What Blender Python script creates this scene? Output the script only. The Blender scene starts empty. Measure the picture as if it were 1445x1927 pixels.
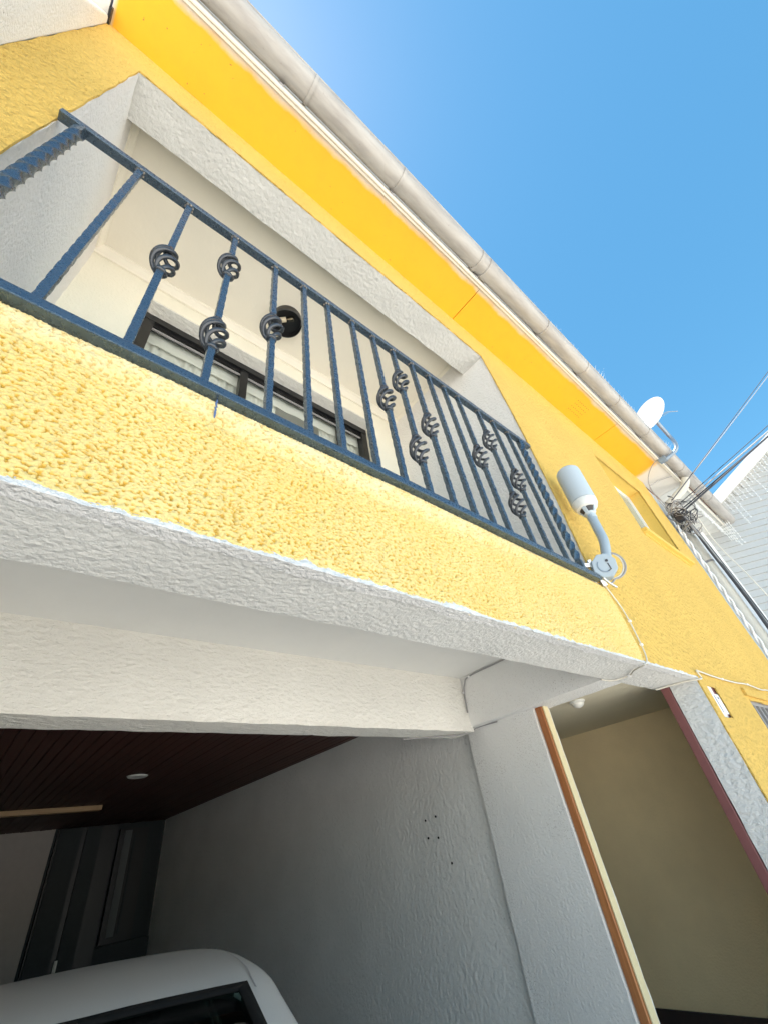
import bpy, bmesh, math, random
import numpy as np
from mathutils import Vector, Matrix, noise
random.seed(7)
S = 0.65                      # one plan unit (distance eye - facade) in metres
EYE = 1.65
def P(x, y, z):               # plan units -> metres; facade at Y = 0, ground at Z = 0
    return Vector((S*x, S*(y-1.0), S*z+EYE))
sc = bpy.context.scene
C = sc.collection

# ------------------------------------------------------------------ camera, sky, sun, exposure
cam = bpy.data.cameras.new('camera'); co = bpy.data.objects.new('camera', cam); C.objects.link(co)
cam.sensor_fit = 'HORIZONTAL'; cam.sensor_width = 36.0; cam.lens = 794.67/1445.0*36.0
cam.clip_start = 0.02; cam.clip_end = 500
R = Matrix(((0.76122319,-0.63417561,-0.13550107),(0.31875676,0.54787441,-0.77345184),(0.56474187,0.5455776,0.61920247)))
mw = Matrix(((R[0][0],-R[1][0],-R[2][0]),(R[0][1],-R[1][1],-R[2][1]),(R[0][2],-R[1][2],-R[2][2]))).to_4x4()
mw.translation = P(0,0,0)
co.matrix_world = mw
sc.camera = co
sun_dir = Vector((-0.05, 0.13, 0.99)).normalized()
w = bpy.data.worlds.new('World'); sc.world = w; w.use_nodes = True
nt = w.node_tree; nt.nodes.clear()
sky = nt.nodes.new('ShaderNodeTexSky'); sky.sky_type = 'NISHITA'; sky.sun_disc = False
sky.sun_elevation = math.asin(sun_dir.z); sky.sun_rotation = math.atan2(sun_dir.x, sun_dir.y)
sky.altitude = 300; sky.air_density = 1.0; sky.dust_density = 0.15; sky.ozone_density = 1.6
bg = nt.nodes.new('ShaderNodeBackground'); bg.inputs[1].default_value = 0.07
wo = nt.nodes.new('ShaderNodeOutputWorld')
hs = nt.nodes.new('ShaderNodeHueSaturation'); hs.inputs['Hue'].default_value = 0.478; hs.inputs['Saturation'].default_value = 1.22
nt.links.new(sky.outputs[0], hs.inputs['Color']); nt.links.new(hs.outputs[0], bg.inputs[0]); nt.links.new(bg.outputs[0], wo.inputs[0])
sl = bpy.data.lights.new('sun', 'SUN'); sl.energy = 5.0; sl.angle = math.radians(0.5); sl.color = (1.0, 0.97, 0.92)
so = bpy.data.objects.new('sun', sl); C.objects.link(so)
so.rotation_euler = sun_dir.to_track_quat('Z', 'Y').to_euler()
sc.view_settings.view_transform = 'Standard'; sc.view_settings.look = 'None'
sc.view_settings.gamma = 1.0; sc.view_settings.use_curve_mapping = False
sc.view_settings.exposure = 1.82
sc.cycles.max_bounces = 10; sc.cycles.diffuse_bounces = 6

# ------------------------------------------------------------------ materials
def lin(r, g, b):
    f = lambda c: c/12.92/255 if c <= 10 else ((c/255+0.055)/1.055)**2.4
    return (f(r), f(g), f(b))
class NT:
    def __init__(s, name):
        s.m = bpy.data.materials.new(name); s.m.use_nodes = True
        s.t = s.m.node_tree; s.b = s.t.nodes['Principled BSDF']; s.out = s.t.nodes['Material Output']
        s.co = s.t.nodes.new('ShaderNodeTexCoord').outputs['Object']
    def n(s, t, **k):
        nd = s.t.nodes.new(t)
        for a, v in k.items():
            if a.startswith('_'): setattr(nd, a[1:], v)
            else:
                i = nd.inputs[a.replace('__', ' ')]
                if isinstance(v, bpy.types.NodeSocket): s.t.links.new(v, i)
                else: i.default_value = v
        return nd
    def l(s, a, b): s.t.links.new(a, b)
    def noise(s, scale, detail=3, rough=0.55, vec=None):
        nd = s.n('ShaderNodeTexNoise', Scale=scale, Detail=detail, Roughness=rough)
        s.l(vec or s.co, nd.inputs['Vector']); return nd.outputs['Fac']
    def vor(s, scale, vec=None, feat='SMOOTH_F1'):
        nd = s.t.nodes.new('ShaderNodeTexVoronoi'); nd.feature = feat
        nd.inputs['Scale'].default_value = scale
        s.l(vec or s.co, nd.inputs['Vector']); return nd.outputs['Distance']
    def ramp(s, fac, stops):
        nd = s.t.nodes.new('ShaderNodeValToRGB'); e = nd.color_ramp.elements
        while len(e) < len(stops): e.new(0.5)
        for el, (p, c) in zip(e, stops):
            el.position = p; el.color = (c, c, c, 1) if isinstance(c, (int, float)) else (*c, 1)
        s.l(fac, nd.inputs[0]); return nd.outputs[0]
    def mix(s, fac, a, b, mode='MIX'):
        nd = s.t.nodes.new('ShaderNodeMix'); nd.data_type = 'RGBA'; nd.blend_type = mode
        for sock, v in ((nd.inputs[0], fac), (nd.inputs[6], a), (nd.inputs[7], b)):
            if isinstance(v, bpy.types.NodeSocket): s.l(v, sock)
            elif isinstance(v, (int, float)): sock.default_value = v
            else: sock.default_value = (*v, 1)
        return nd.outputs[2]
    def math(s, op, a, b=0.5):
        nd = s.t.nodes.new('ShaderNodeMath'); nd.operation = op
        for sock, v in ((nd.inputs[0], a), (nd.inputs[1], b)):
            if isinstance(v, bpy.types.NodeSocket): s.l(v, sock)
            else: sock.default_value = v
        return nd.outputs[0]
    def mapv(s, sc=(1,1,1)):
        nd = s.n('ShaderNodeMapping'); nd.inputs['Scale'].default_value = sc
        s.l(s.co, nd.inputs['Vector']); return nd.outputs[0]
    def xyz(s):
        nd = s.t.nodes.new('ShaderNodeSeparateXYZ'); s.l(s.co, nd.inputs[0]); return nd.outputs
    def bump(s, h, dist=0.004, strength=1.0):
        nd = s.n('ShaderNodeBump', Distance=dist, Strength=strength, Height=h)
        s.l(nd.outputs[0], s.b.inputs['Normal'])
    def col(s, c):
        i = s.b.inputs['Base Color']
        if isinstance(c, bpy.types.NodeSocket): s.l(c, i)
        else: i.default_value = (*c, 1)
    def p(s, **k):
        for a, v in k.items():
            i = s.b.inputs[a.replace('__', ' ')]
            if isinstance(v, bpy.types.NodeSocket): s.l(v, i)
            else: i.default_value = v
        return s

def stucco(name, col, size=55.0, dist=0.004, var=0.12, specks=0.0, stretch=(1,1,1), dark=None, rough=0.9, lumps=0.6):
    m = NT(name); v = m.mapv(stretch)
    a = m.noise(size, 4, 0.6, v); b = m.vor(size*0.8, v); c = m.noise(size*3.2, 2, 0.6, v)
    h = m.math('ADD', m.math('MULTIPLY', a, 1.0), m.math('ADD', m.math('MULTIPLY', b, lumps), m.math('MULTIPLY', c, 0.25)))
    m.bump(h, dist*2.2)
    big = m.noise(2.2, 4); mid = m.noise(14, 3)
    cc = m.mix(m.ramp(big, [(0.3, 0.0), (0.75, 1.0)]), tuple(x*(1-var) for x in col), tuple(min(1, x*(1+var*0.5)) for x in col))
    cc = m.mix(m.math('MULTIPLY', m.ramp(mid, [(0.45, 0.0), (0.8, 1.0)]), 0.5*var), cc, tuple(x*0.6 for x in col))
    if specks > 0:                                     # splashes and dirt caught in the pits
        sp = m.ramp(m.noise(size*1.5, 3, 0.6), [(0.60, 0.0), (0.67, 1.0)])
        area = m.ramp(m.noise(3.0, 2), [(0.40, 0.0), (0.60, 1.0)])
        cc = m.mix(m.math('MULTIPLY', m.math('MULTIPLY', sp, area), specks), cc, dark or tuple(x*0.35 for x in col))
    m.col(cc); m.p(Roughness=rough); m.b.inputs['Specular IOR Level'].default_value = 0.25
    return m.m
def plain(name, col, rough=0.5, metal=0.0, var=0.06, spec=0.5, bump=0.0, bs=60):
    m = NT(name)
    f = m.noise(18, 4)
    m.col(m.mix(f, tuple(x*(1-var) for x in col), tuple(min(1, x*(1+var)) for x in col)))
    m.p(Roughness=m.ramp(m.noise(35, 3), [(0.3, max(0.02, rough-0.06)), (0.7, min(1, rough+0.06))]), Metallic=metal)
    m.b.inputs['Specular IOR Level'].default_value = spec
    if bump: m.bump(m.noise(bs, 3), bump)
    return m.m
YEL = (0.82, 0.535, 0.135)
M = {}
M['yellow'] = stucco('yellow_stucco', YEL, 62, 0.010, 0.08, 0.9, (1,1,0.8), (0.46, 0.25, 0.04))
# parapet: same paint, pit shade and skylit grain tops painted in by mesh-stored height
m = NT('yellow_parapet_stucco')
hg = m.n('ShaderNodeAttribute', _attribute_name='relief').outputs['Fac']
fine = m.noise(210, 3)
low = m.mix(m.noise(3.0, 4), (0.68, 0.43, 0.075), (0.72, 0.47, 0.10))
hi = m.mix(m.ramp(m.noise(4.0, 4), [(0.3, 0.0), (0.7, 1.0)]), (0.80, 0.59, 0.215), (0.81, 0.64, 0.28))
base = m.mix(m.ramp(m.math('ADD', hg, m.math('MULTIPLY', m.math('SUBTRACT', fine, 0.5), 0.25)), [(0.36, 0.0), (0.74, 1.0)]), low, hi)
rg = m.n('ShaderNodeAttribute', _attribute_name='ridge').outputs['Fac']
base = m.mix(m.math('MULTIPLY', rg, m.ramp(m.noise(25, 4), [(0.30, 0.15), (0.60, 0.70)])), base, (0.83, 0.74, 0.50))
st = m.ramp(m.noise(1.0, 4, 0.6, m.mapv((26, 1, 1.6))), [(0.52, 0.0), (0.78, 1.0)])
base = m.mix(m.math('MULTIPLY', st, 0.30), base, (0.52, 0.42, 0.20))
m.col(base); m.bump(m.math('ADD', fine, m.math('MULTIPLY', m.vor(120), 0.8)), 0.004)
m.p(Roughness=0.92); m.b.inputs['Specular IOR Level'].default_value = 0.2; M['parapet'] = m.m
M['white'] = stucco('white_stucco', (0.80, 0.77, 0.74), 75, 0.0035, 0.05, 0.25)
M['white_fine'] = stucco('white_fine_stucco', (0.80, 0.79, 0.77), 115, 0.0018, 0.04, 0.8, dark=(0.34, 0.30, 0.27))
M['white_coarse'] = stucco('white_coarse_stucco', (0.80, 0.79, 0.77), 42, 0.006, 0.04, 0.1, (1, 1, 1.8))
M['grey_white'] = stucco('greyed_white_stucco', (0.74, 0.73, 0.70), 85, 0.0024, 0.08, 0.3)
M['beam_face'] = stucco('beam_face_stucco', (0.79, 0.76, 0.70), 64, 0.0036, 0.07, 0.2, (0.7, 1, 1.4))
M['lintel_grey'] = stucco('greyish_lintel_stucco', (0.60, 0.585, 0.55), 58, 0.0035, 0.07, 0.25)
M['run_stucco'] = stucco('vertical_run_stucco', (0.84, 0.83, 0.80), 60, 0.0026, 0.07, 0.3, (1, 1, 0.85))
M['smooth_white'] = stucco('smooth_plaster', (0.78, 0.77, 0.74), 9, 0.001, 0.05, 0.0)
M['cream'] = stucco('cream_ceiling_paint', (0.80, 0.74, 0.63), 12, 0.0008, 0.04, 0.0)
M['cream_wall'] = stucco('cream_wall_plaster', (0.82, 0.77, 0.64), 90, 0.0015, 0.04, 0.15)
M['raw_edge'] = stucco('bare_plaster_edge', (0.82, 0.81, 0.80), 120, 0.004, 0.06, 0.3)
M['hall'] = stucco('ochre_hall_paint', (0.84, 0.69, 0.43), 110, 0.001, 0.10, 0.2)
M['hall_cream'] = stucco('hall_ceiling_paint', (0.74, 0.68, 0.52), 30, 0.001, 0.06, 0.0)
M['dado'] = plain('dark_dado_paint', (0.035, 0.022, 0.022), 0.5)
# soffit panels: yellow paint with an oversprayed margin over pale board
m = NT('soffit_paint'); x, y, z = m.xyz()
wob = m.math('MULTIPLY', m.math('SUBTRACT', m.noise(5, 5, 0.65), 0.5), 0.07)
edge = m.math('ADD', y, wob)
fy = m.n('ShaderNodeMapRange', **{'From__Min': -0.285, 'From__Max': -0.250}); m.l(edge, fy.inputs[0])
ex = m.math('ADD', x, m.math('MULTIPLY', wob, 2.0))
fx = m.n('ShaderNodeMapRange', **{'From__Min': 8.22*S, 'From__Max': 8.08*S}); m.l(ex, fx.inputs[0])
fl = m.n('ShaderNodeMapRange', **{'From__Min': -0.93*S, 'From__Max': -0.90*S}); m.l(x, fl.inputs[0])
f = m.math('MULTIPLY', fy.outputs[0], m.math('MULTIPLY', fx.outputs[0], fl.outputs[0]))
yel = m.mix(m.noise(4, 4), (0.80, 0.40, 0.010), (0.81, 0.43, 0.018))
yel = m.mix(m.math('MULTIPLY', m.ramp(m.noise(9, 5, 0.7), [(0.45, 0.0), (0.75, 1.0)]), 0.22), yel, (0.60, 0.30, 0.02))
sc_ = m.mix(f, (0.66, 0.62, 0.56), yel)
m.col(m.mix(m.ramp(m.noise(55, 2, 0.5), [(0.735, 0.0), (0.76, 0.7)]), sc_, (0.20, 0.12, 0.05))); m.p(Roughness=0.6); m.bump(m.noise(160, 3), 0.0006); M['soffit'] = m.m
M['gutter'] = None
m = NT('gutter_plastic')
f = m.ramp(m.noise(6, 5, 0.65, m.mapv((0.5, 3, 3))), [(0.38, 0.0), (0.72, 1.0)])
c = m.mix(f, (0.42, 0.395, 0.365), (0.29, 0.265, 0.245))
c = m.mix(m.ramp(m.noise(90, 2), [(0.70, 0.0), (0.76, 0.7)]), c, (0.22, 0.18, 0.16))
m.col(c); m.p(Roughness=0.42); M['gutter'] = m.m
M['trim'] = plain('cream_trim', (0.70, 0.66, 0.58), 0.5, var=0.08)
M['gap'] = plain('shadow_gap_board', (0.10, 0.11, 0.15), 0.6)
m = NT('navy_metal_paint')
m.col(m.mix(m.noise(40, 3), (0.095, 0.128, 0.160), (0.140, 0.182, 0.222)))
m.p(Roughness=m.ramp(m.noise(120, 3), [(0.3, 0.22), (0.7, 0.36)]), Metallic=0.75)
m.bump(m.noise(260, 2), 0.0006); M['iron'] = m.m
M['iron_dark'] = plain('dark_basket_iron', (0.05, 0.055, 0.065), 0.3, 0.35, 0.2, 0.8)
m = NT('weld_rust'); m.col(m.mix(m.ramp(m.noise(150, 3), [(0.4, 0.0), (0.6, 1.0)]), (0.05, 0.06, 0.07), (0.28, 0.24, 0.20))); m.p(Roughness=0.6); m.bump(m.noise(300, 2), 0.002); M['weld'] = m.m
M['frame'] = plain('black_aluminium_frame', (0.009, 0.009, 0.010), 0.35)
M['black'] = plain('black_metal', (0.012, 0.012, 0.013), 0.4)
M['antenna'] = plain('pale_grey_plastic', (0.52, 0.57, 0.60), 0.45, var=0.02)
M['antenna_arm'] = plain('grey_painted_arm', (0.34, 0.41, 0.47), 0.45, var=0.04)
M['zinc'] = plain('zinc_clamp', (0.6, 0.62, 0.64), 0.3, 0.8)
M['dark_vent'] = plain('dark_vent', (0.06, 0.055, 0.055), 0.6)
M['dish'] = plain('white_dish_paint', (0.58, 0.58, 0.575), 0.35, var=0.02)
M['dish_mark'] = plain('grey_print', (0.33, 0.33, 0.35), 0.5)
M['dish_arm'] = plain('steel_arm', (0.25, 0.31, 0.38), 0.4, 0.4)
M['cable_dark'] = plain('black_cable', (0.035, 0.034, 0.04), 0.5)
M['cable_grey'] = plain('grey_cable', (0.30, 0.29, 0.29), 0.5)
M['cable_white'] = plain('painted_cable', (0.66, 0.62, 0.54), 0.6, var=0.12)
M['siding'] = plain('white_siding', (0.50, 0.50, 0.49), 0.5, var=0.05)
M['siding_strip'] = plain('pale_blue_siding', (0.50, 0.54, 0.58), 0.5, var=0.05)
M['fascia_white'] = plain('white_fascia', (0.82, 0.81, 0.80), 0.5, var=0.02)
M['neighbour_soffit'] = plain('neighbour_soffit', (0.62, 0.61, 0.57), 0.55, var=0.06)
M['light_wire'] = plain('clear_light_wire', (0.78, 0.78, 0.76), 0.3, var=0.05)
M['car'] = None
m = NT('silver_car_paint'); m.col(m.mix(m.noise(900, 1), (0.56, 0.545, 0.515), (0.66, 0.645, 0.62)))
m.p(Roughness=0.38, Metallic=0.15); m.b.inputs['Coat Weight'].default_value = 0.5; m.b.inputs['Coat Roughness'].default_value = 0.15; M['car'] = m.m
M['rubber'] = plain('black_rubber', (0.008, 0.008, 0.008), 0.85, spec=0.15)
M['red_lens'] = plain('red_lens', (0.45, 0.02, 0.015), 0.15)
M['seats'] = plain('car_upholstery', (0.08, 0.09, 0.09), 0.8)
M['teal_door'] = plain('dark_teal_door', (0.010, 0.017, 0.019), 0.6, var=0.15)
M['back_wall'] = plain('garage_back_plaster', (0.55, 0.50, 0.46), 0.9, var=0.08)
M['concrete'] = plain('pale_concrete', (0.56, 0.535, 0.49), 0.9, var=0.12)
M['asphalt'] = plain('pale_concrete_street', (0.50, 0.48, 0.445), 0.95, var=0.15)
M['sash_grey'] = plain('dim_grey_sash', (0.11, 0.12, 0.12), 0.6)
M['roof'] = plain('clay_roof', (0.28, 0.12, 0.07), 0.8, var=0.2)
M['maroon'] = plain('maroon_paint', (0.20, 0.072, 0.070), 0.5, var=0.15)
M['paper'] = plain('white_card', (0.78, 0.77, 0.80), 0.7)
M['bulb'] = None
M['dry_grass'] = plain('bleached_dry_grass', (0.75, 0.68, 0.58), 0.8)
M['drip'] = plain('blue_paint_drip', (0.10, 0.16, 0.33), 0.4)
M['porcelain'] = plain('porcelain_socket', (0.68, 0.58, 0.42), 0.4)
M['white_plastic'] = plain('white_plastic', (0.75, 0.74, 0.70), 0.4)
# woods
def wood(name, a, b, scale=(40, 2, 40), rough=0.5):
    m = NT(name); g = m.noise(1.0, 6, 0.65, m.mapv(scale))
    m.col(m.mix(m.ramp(g, [(0.3, 0.0), (0.7, 1.0)]), a, b)); m.p(Roughness=rough); m.bump(g, 0.0008); return m.m
M['ceiling_wood'] = wood('dark_red_boards', (0.045, 0.014, 0.010), (0.085, 0.026, 0.017), (40, 2, 40), 0.6)
M['jamb_wood'] = wood('orange_brown_jamb', (0.30, 0.10, 0.03), (0.48, 0.20, 0.07), (50, 50, 2), 0.45)
M['jamb_cream'] = plain('cream_jamb', (0.72, 0.62, 0.38), 0.5)
M['stick'] = wood('pale_timber', (0.35, 0.20, 0.09), (0.55, 0.36, 0.18), (2, 40, 40))
def glassy(name, tint, fac0=0.05, alpha_t=1.0):
    m = NT(name); m.t.nodes.remove(m.b)
    tr = m.n('ShaderNodeBsdfTransparent'); tr.inputs[0].default_value = (*tint, 1)
    gl = m.n('ShaderNodeBsdfGlossy'); gl.inputs['Roughness'].default_value = 0.02
    fr = m.n('ShaderNodeFresnel', IOR=1.5)
    front = m.math('SUBTRACT', 1.0, m.n('ShaderNodeNewGeometry').outputs['Backfacing'])
    mx = m.n('ShaderNodeMixShader'); m.l(m.math('MULTIPLY', fr.outputs[0], front), mx.inputs[0]); m.l(tr.outputs[0], mx.inputs[1]); m.l(gl.outputs[0], mx.inputs[2])
    m.l(mx.outputs[0], m.out.inputs[0]); return m.m
M['glass'] = glassy('window_glass', (0.97, 0.98, 0.97))
M['car_glass'] = glassy('tinted_car_glass', (0.30, 0.38, 0.36))
m = NT('frosted_pale_glass'); m.col((0.30, 0.33, 0.27)); m.p(Roughness=0.25); M['frosted'] = m.m
M['bulb'] = glassy('bulb_glass', (0.9, 0.85, 0.75))
m = NT('sheer_curtain'); m.t.nodes.remove(m.b)
d = m.n('ShaderNodeBsdfDiffuse'); d.inputs[0].default_value = (0.80, 0.80, 0.76, 1)
t = m.n('ShaderNodeBsdfTranslucent'); t.inputs[0].default_value = (0.8, 0.8, 0.76, 1)
mx = m.n('ShaderNodeMixShader'); mx.inputs[0].default_value = 0.3
m.l(d.outputs[0], mx.inputs[1]); m.l(t.outputs[0], mx.inputs[2]); m.l(mx.outputs[0], m.out.inputs[0]); M['curtain'] = m.m

# ------------------------------------------------------------------ builders
LOC = {}
def tag(o, label=None, cat=None, group=None, kind=None):
    if label: o['label'] = label
    if cat: o['category'] = cat
    if group: o['group'] = group
    if kind: o['kind'] = kind
    return o
def thing(name, loc, label, cat, group=None):
    o = bpy.data.objects.new(name, None); C.objects.link(o); o.empty_display_size = 0.1
    o.location = loc; LOC[o.name] = Vector(loc); return tag(o, label, cat, group)
class MB:
    def __init__(s): s.v = []; s.f = []
    def add(s, vs, fs):
        b = len(s.v); s.v += [tuple(v) for v in vs]; s.f += [tuple(b+i for i in f) for f in fs]; return s
    def boxw(s, a, b):
        x0, y0, z0 = [min(a[i], b[i]) for i in range(3)]; x1, y1, z1 = [max(a[i], b[i]) for i in range(3)]
        return s.add([(x0,y0,z0),(x1,y0,z0),(x1,y1,z0),(x0,y1,z0),(x0,y0,z1),(x1,y0,z1),(x1,y1,z1),(x0,y1,z1)],
                     [(0,3,2,1),(4,5,6,7),(0,1,5,4),(1,2,6,5),(2,3,7,6),(3,0,4,7)])
    def box(s, x0, x1, y0, y1, z0, z1): return s.boxw(P(x0, y0, z0), P(x1, y1, z1))
    def quad(s, *pts): return s.add(pts, [tuple(range(len(pts)))])
    def hexa(s, a, b):                # two matching rings -> closed prism
        n = len(a); return s.add(list(a)+list(b), [tuple(reversed(range(n))), tuple(range(n, 2*n))]+[(i, (i+1) % n, n+(i+1) % n, n+i) for i in range(n)])
    def tube(s, pts, r, n=8, closed=False, cap=True):
        pts = [Vector(p) for p in pts]; m = len(pts); rs = r if isinstance(r, (list, tuple)) else [r]*m
        up = None; base = len(s.v)
        for i, p in enumerate(pts):
            if closed: t = pts[(i+1) % m]-pts[i-1]
            else: t = pts[min(i+1, m-1)]-pts[max(i-1, 0)]
            t = t.normalized() if t.length > 1e-9 else Vector((0, 0, 1))
            if up is None: up = t.orthogonal().normalized()
            u = (up-t*up.dot(t)); u = u.normalized() if u.length > 1e-6 else t.orthogonal().normalized(); up = u
            v = t.cross(u)
            for k in range(n):
                a = 2*math.pi*k/n; s.v.append(tuple(p+(u*math.cos(a)+v*math.sin(a))*rs[i]))
        for i in range(m if closed else m-1):
            j = (i+1) % m
            for k in range(n):
                s.f.append((base+i*n+k, base+i*n+(k+1) % n, base+j*n+(k+1) % n, base+j*n+k))
        if cap and not closed:
            s.f.append(tuple(base+k for k in reversed(range(n)))); s.f.append(tuple(base+(m-1)*n+k for k in range(n)))
        return s
    def lathe(s, prof, c, ax=(0,0,1), n=24, cap=True):   # prof: (radius, height) along axis
        ax = Vector(ax).normalized(); u = ax.orthogonal().normalized(); v = ax.cross(u); b = len(s.v); c = Vector(c)
        for r, h in prof:
            for k in range(n):
                a = 2*math.pi*k/n; s.v.append(tuple(c+ax*h+(u*math.cos(a)+v*math.sin(a))*r))
        for i in range(len(prof)-1):
            for k in range(n): s.f.append((b+i*n+k, b+i*n+(k+1) % n, b+(i+1)*n+(k+1) % n, b+(i+1)*n+k))
        if cap:
            s.f.append(tuple(b+k for k in reversed(range(n)))); s.f.append(tuple(b+(len(prof)-1)*n+k for k in range(n)))
        return s
    def rbox(s, x0, x1, y0, y1, z0, z1, step=0.05, amp=0.004, freq=14, skip=()):   # box with hand-plastered, slightly wavy faces
        a = P(x0, y0, z0); b = P(x1, y1, z1); d = b-a
        N = [max(1, min(120, int(round(d[i]/step)))) for i in range(3)]
        idx = {}
        def vid(i, j, k):
            key = (i, j, k)
            if key not in idx:
                p = Vector((a.x+d.x*i/N[0], a.y+d.y*j/N[1], a.z+d.z*k/N[2]))
                p += noise.noise_vector(p*freq)*amp + noise.noise_vector(p*freq*3.1)*amp*0.4
                idx[key] = len(s.v); s.v.append(tuple(p))
            return idx[key]
        for ax in range(3):
            o = [i for i in range(3) if i != ax]
            for side in (0, 1):
                if (ax, side) in skip: continue
                for i in range(N[o[0]]):
                    for j in range(N[o[1]]):
                        q = []
                        for di, dj in ((0,0),(1,0),(1,1),(0,1)):
                            t = [0,0,0]; t[ax] = N[ax]*side; t[o[0]] = i+di; t[o[1]] = j+dj; q.append(vid(*t))
                        if (side == 0) != (ax == 1): q.reverse()
                        s.f.append(tuple(q))
        return s
    def build(s, name, mat, parent=None, smooth=None, label=None, kind=None):
        off = LOC[parent.name] if parent else Vector((0, 0, 0))
        me = bpy.data.meshes.new(name); me.from_pydata([(v[0]-off.x, v[1]-off.y, v[2]-off.z) for v in s.v], [], s.f)
        for mt in (mat if isinstance(mat, list) else [mat]): me.materials.append(mt)
        me.validate(); me.update()
        if smooth is not None:
            me.shade_smooth(); me.set_sharp_from_angle(angle=smooth)
        o = bpy.data.objects.new(name, me); C.objects.link(o)
        if parent: o.parent = parent
        LOC[o.name] = off
        return tag(o, label, None, None, kind)
def bevel(o, wd, seg=2):
    b = o.modifiers.new('bevel', 'BEVEL'); b.width = wd; b.segments = seg; b.limit_method = 'ANGLE'; b.angle_limit = 0.6
    return o
def smooth_path(pts, n=8):
    pts = [Vector(p) for p in pts]; out = []
    for i in range(len(pts)-1):
        p0 = pts[max(i-1, 0)]; p1 = pts[i]; p2 = pts[i+1]; p3 = pts[min(i+2, len(pts)-1)]
        for k in range(n):
            t = k/n; out.append(0.5*((2*p1)+(p2-p0)*t+(2*p0-5*p1+4*p2-p3)*t*t+(3*p1-p0-3*p2+p3)*t**3))
    out.append(pts[-1]); return out
def cylinder_disc(mb, c, ax, r, h, n=12): return mb.lathe([(r, 0), (r, h)], c, ax, n)

# ------------------------------------------------------------------ the setting
GZ = -EYE/S
g = MB(); g.quad((-150,-150,0),(150,-150,0),(150,150,0),(-150,150,0)); tag(g.build('ground', M['concrete']), kind='structure')
g = MB(); g.boxw((-40,-8.5,-0.05),(40,-2.2,0.004)); tag(g.build('street', M['asphalt']), kind='structure')
g = MB(); g.boxw((-40,-2.2,-0.05),(40,0.0,0.12)); tag(bevel(g.build('pavement', M['concrete']), 0.01), kind='structure')

# ------------------------------------------------------------------ the yellow house
house = thing('yellow_house', P(0, 1, GZ), 'yellow stucco house with a railed balcony above an open white-beamed garage', 'house')
XL, XR = -0.93, 8.45            # ends of the facade
OL, OR, OT = -0.615, 3.165, 4.45   # balcony opening
PZ0, PZ1 = 0.74, 1.345         # parapet bottom / top
def front_wall(name, x0, x1, z0, z1, holes, mat, step=0.09, y0=1.0, warp=None):
    def lines(a, b, hs):
        L = sorted(set([a, b]+[h for h in hs if a < h < b])); out = []
        for i in range(len(L)-1):
            n = max(1, int(round((L[i+1]-L[i])/step))); out += [L[i]+(L[i+1]-L[i])*k/n for k in range(n)]
        return out+[L[-1]]
    xs = lines(x0, x1, [h[0] for h in holes]+[h[1] for h in holes]); zs = lines(z0, z1, [h[2] for h in holes]+[h[3] for h in holes])
    solid = lambda i, j: 0 <= i < len(xs)-1 and 0 <= j < len(zs)-1 and not any(h[0] <= (xs[i]+xs[i+1])/2 <= h[1] and h[2] <= (zs[j]+zs[j+1])/2 <= h[3] for h in holes)
    mb = MB(); idx = {}
    def vid(i, j, b):
        if (i, j, b) not in idx:
            cells = [solid(i-1, j-1), solid(i, j-1), solid(i-1, j), solid(i, j)]
            x, z = xs[i], zs[j]
            if warp: x, z = warp(x, z)
            p = P(x, y0+(0.012 if b else 0), z)
            if not all(cells):
                q = noise.noise_vector(p*11); r = noise.noise_vector(p*33)
                p.x += (q.x*0.006+r.x*0.003); p.z += (q.z*0.005+r.z*0.003)
            if not b: p.y -= 0.002*noise.noise(p*9)
            idx[(i, j, b)] = len(mb.v); mb.v.append(tuple(p))
        return idx[(i, j, b)]
    for i in range(len(xs)-1):
        for j in range(len(zs)-1):
            if not solid(i, j): continue
            mb.f.append((vid(i,j,0), vid(i+1,j,0), vid(i+1,j+1,0), vid(i,j+1,0)))
            for (ii, jj, a, b) in ((i-1,j,(i,j),(i,j+1)),(i+1,j,(i+1,j+1),(i+1,j)),(i,j-1,(i+1,j),(i,j)),(i,j+1,(i,j+1),(i+1,j+1))):
                if not solid(ii, jj): mb.f.append((vid(*a,0), vid(*b,0), vid(*b,1), vid(*a,1)))
    return mb.build(name, mat, house, smooth=0.6)
W1 = (5.76, 7.45, 2.80, 4.24)        # small upper window
W2 = (5.66, 7.20, -0.35, 0.655)       # barred window by the street
NI = (4.45, 4.69, 0.45, 0.695)        # niche
def warp(x, z):
    if abs(x-OR) < 1e-6:                 # the plastered edge of the opening is not straight
        x += 0.07*math.sin(math.pi*max(0, min(1, (z-1.34)/3.1)))-0.03*max(0, (2.0-z))
    if abs(x-XR) < 1e-6: x += 0.10*noise.noise(Vector((0, 0, z*0.9)))+0.04*noise.noise(Vector((3, 0, z*3)))
    return x, z
front_wall('wall', XL, XR, PZ1, 4.95, [(OL, OR, PZ1-1, OT), W1], M['yellow'], warp=warp)
front_wall('wall', 3.30, XR, PZ0, PZ1, [], M['yellow'], warp=warp)
front_wall('wall', 4.31, XR, GZ+0.18, PZ0, [W2, NI], M['yellow'], warp=warp)

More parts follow.
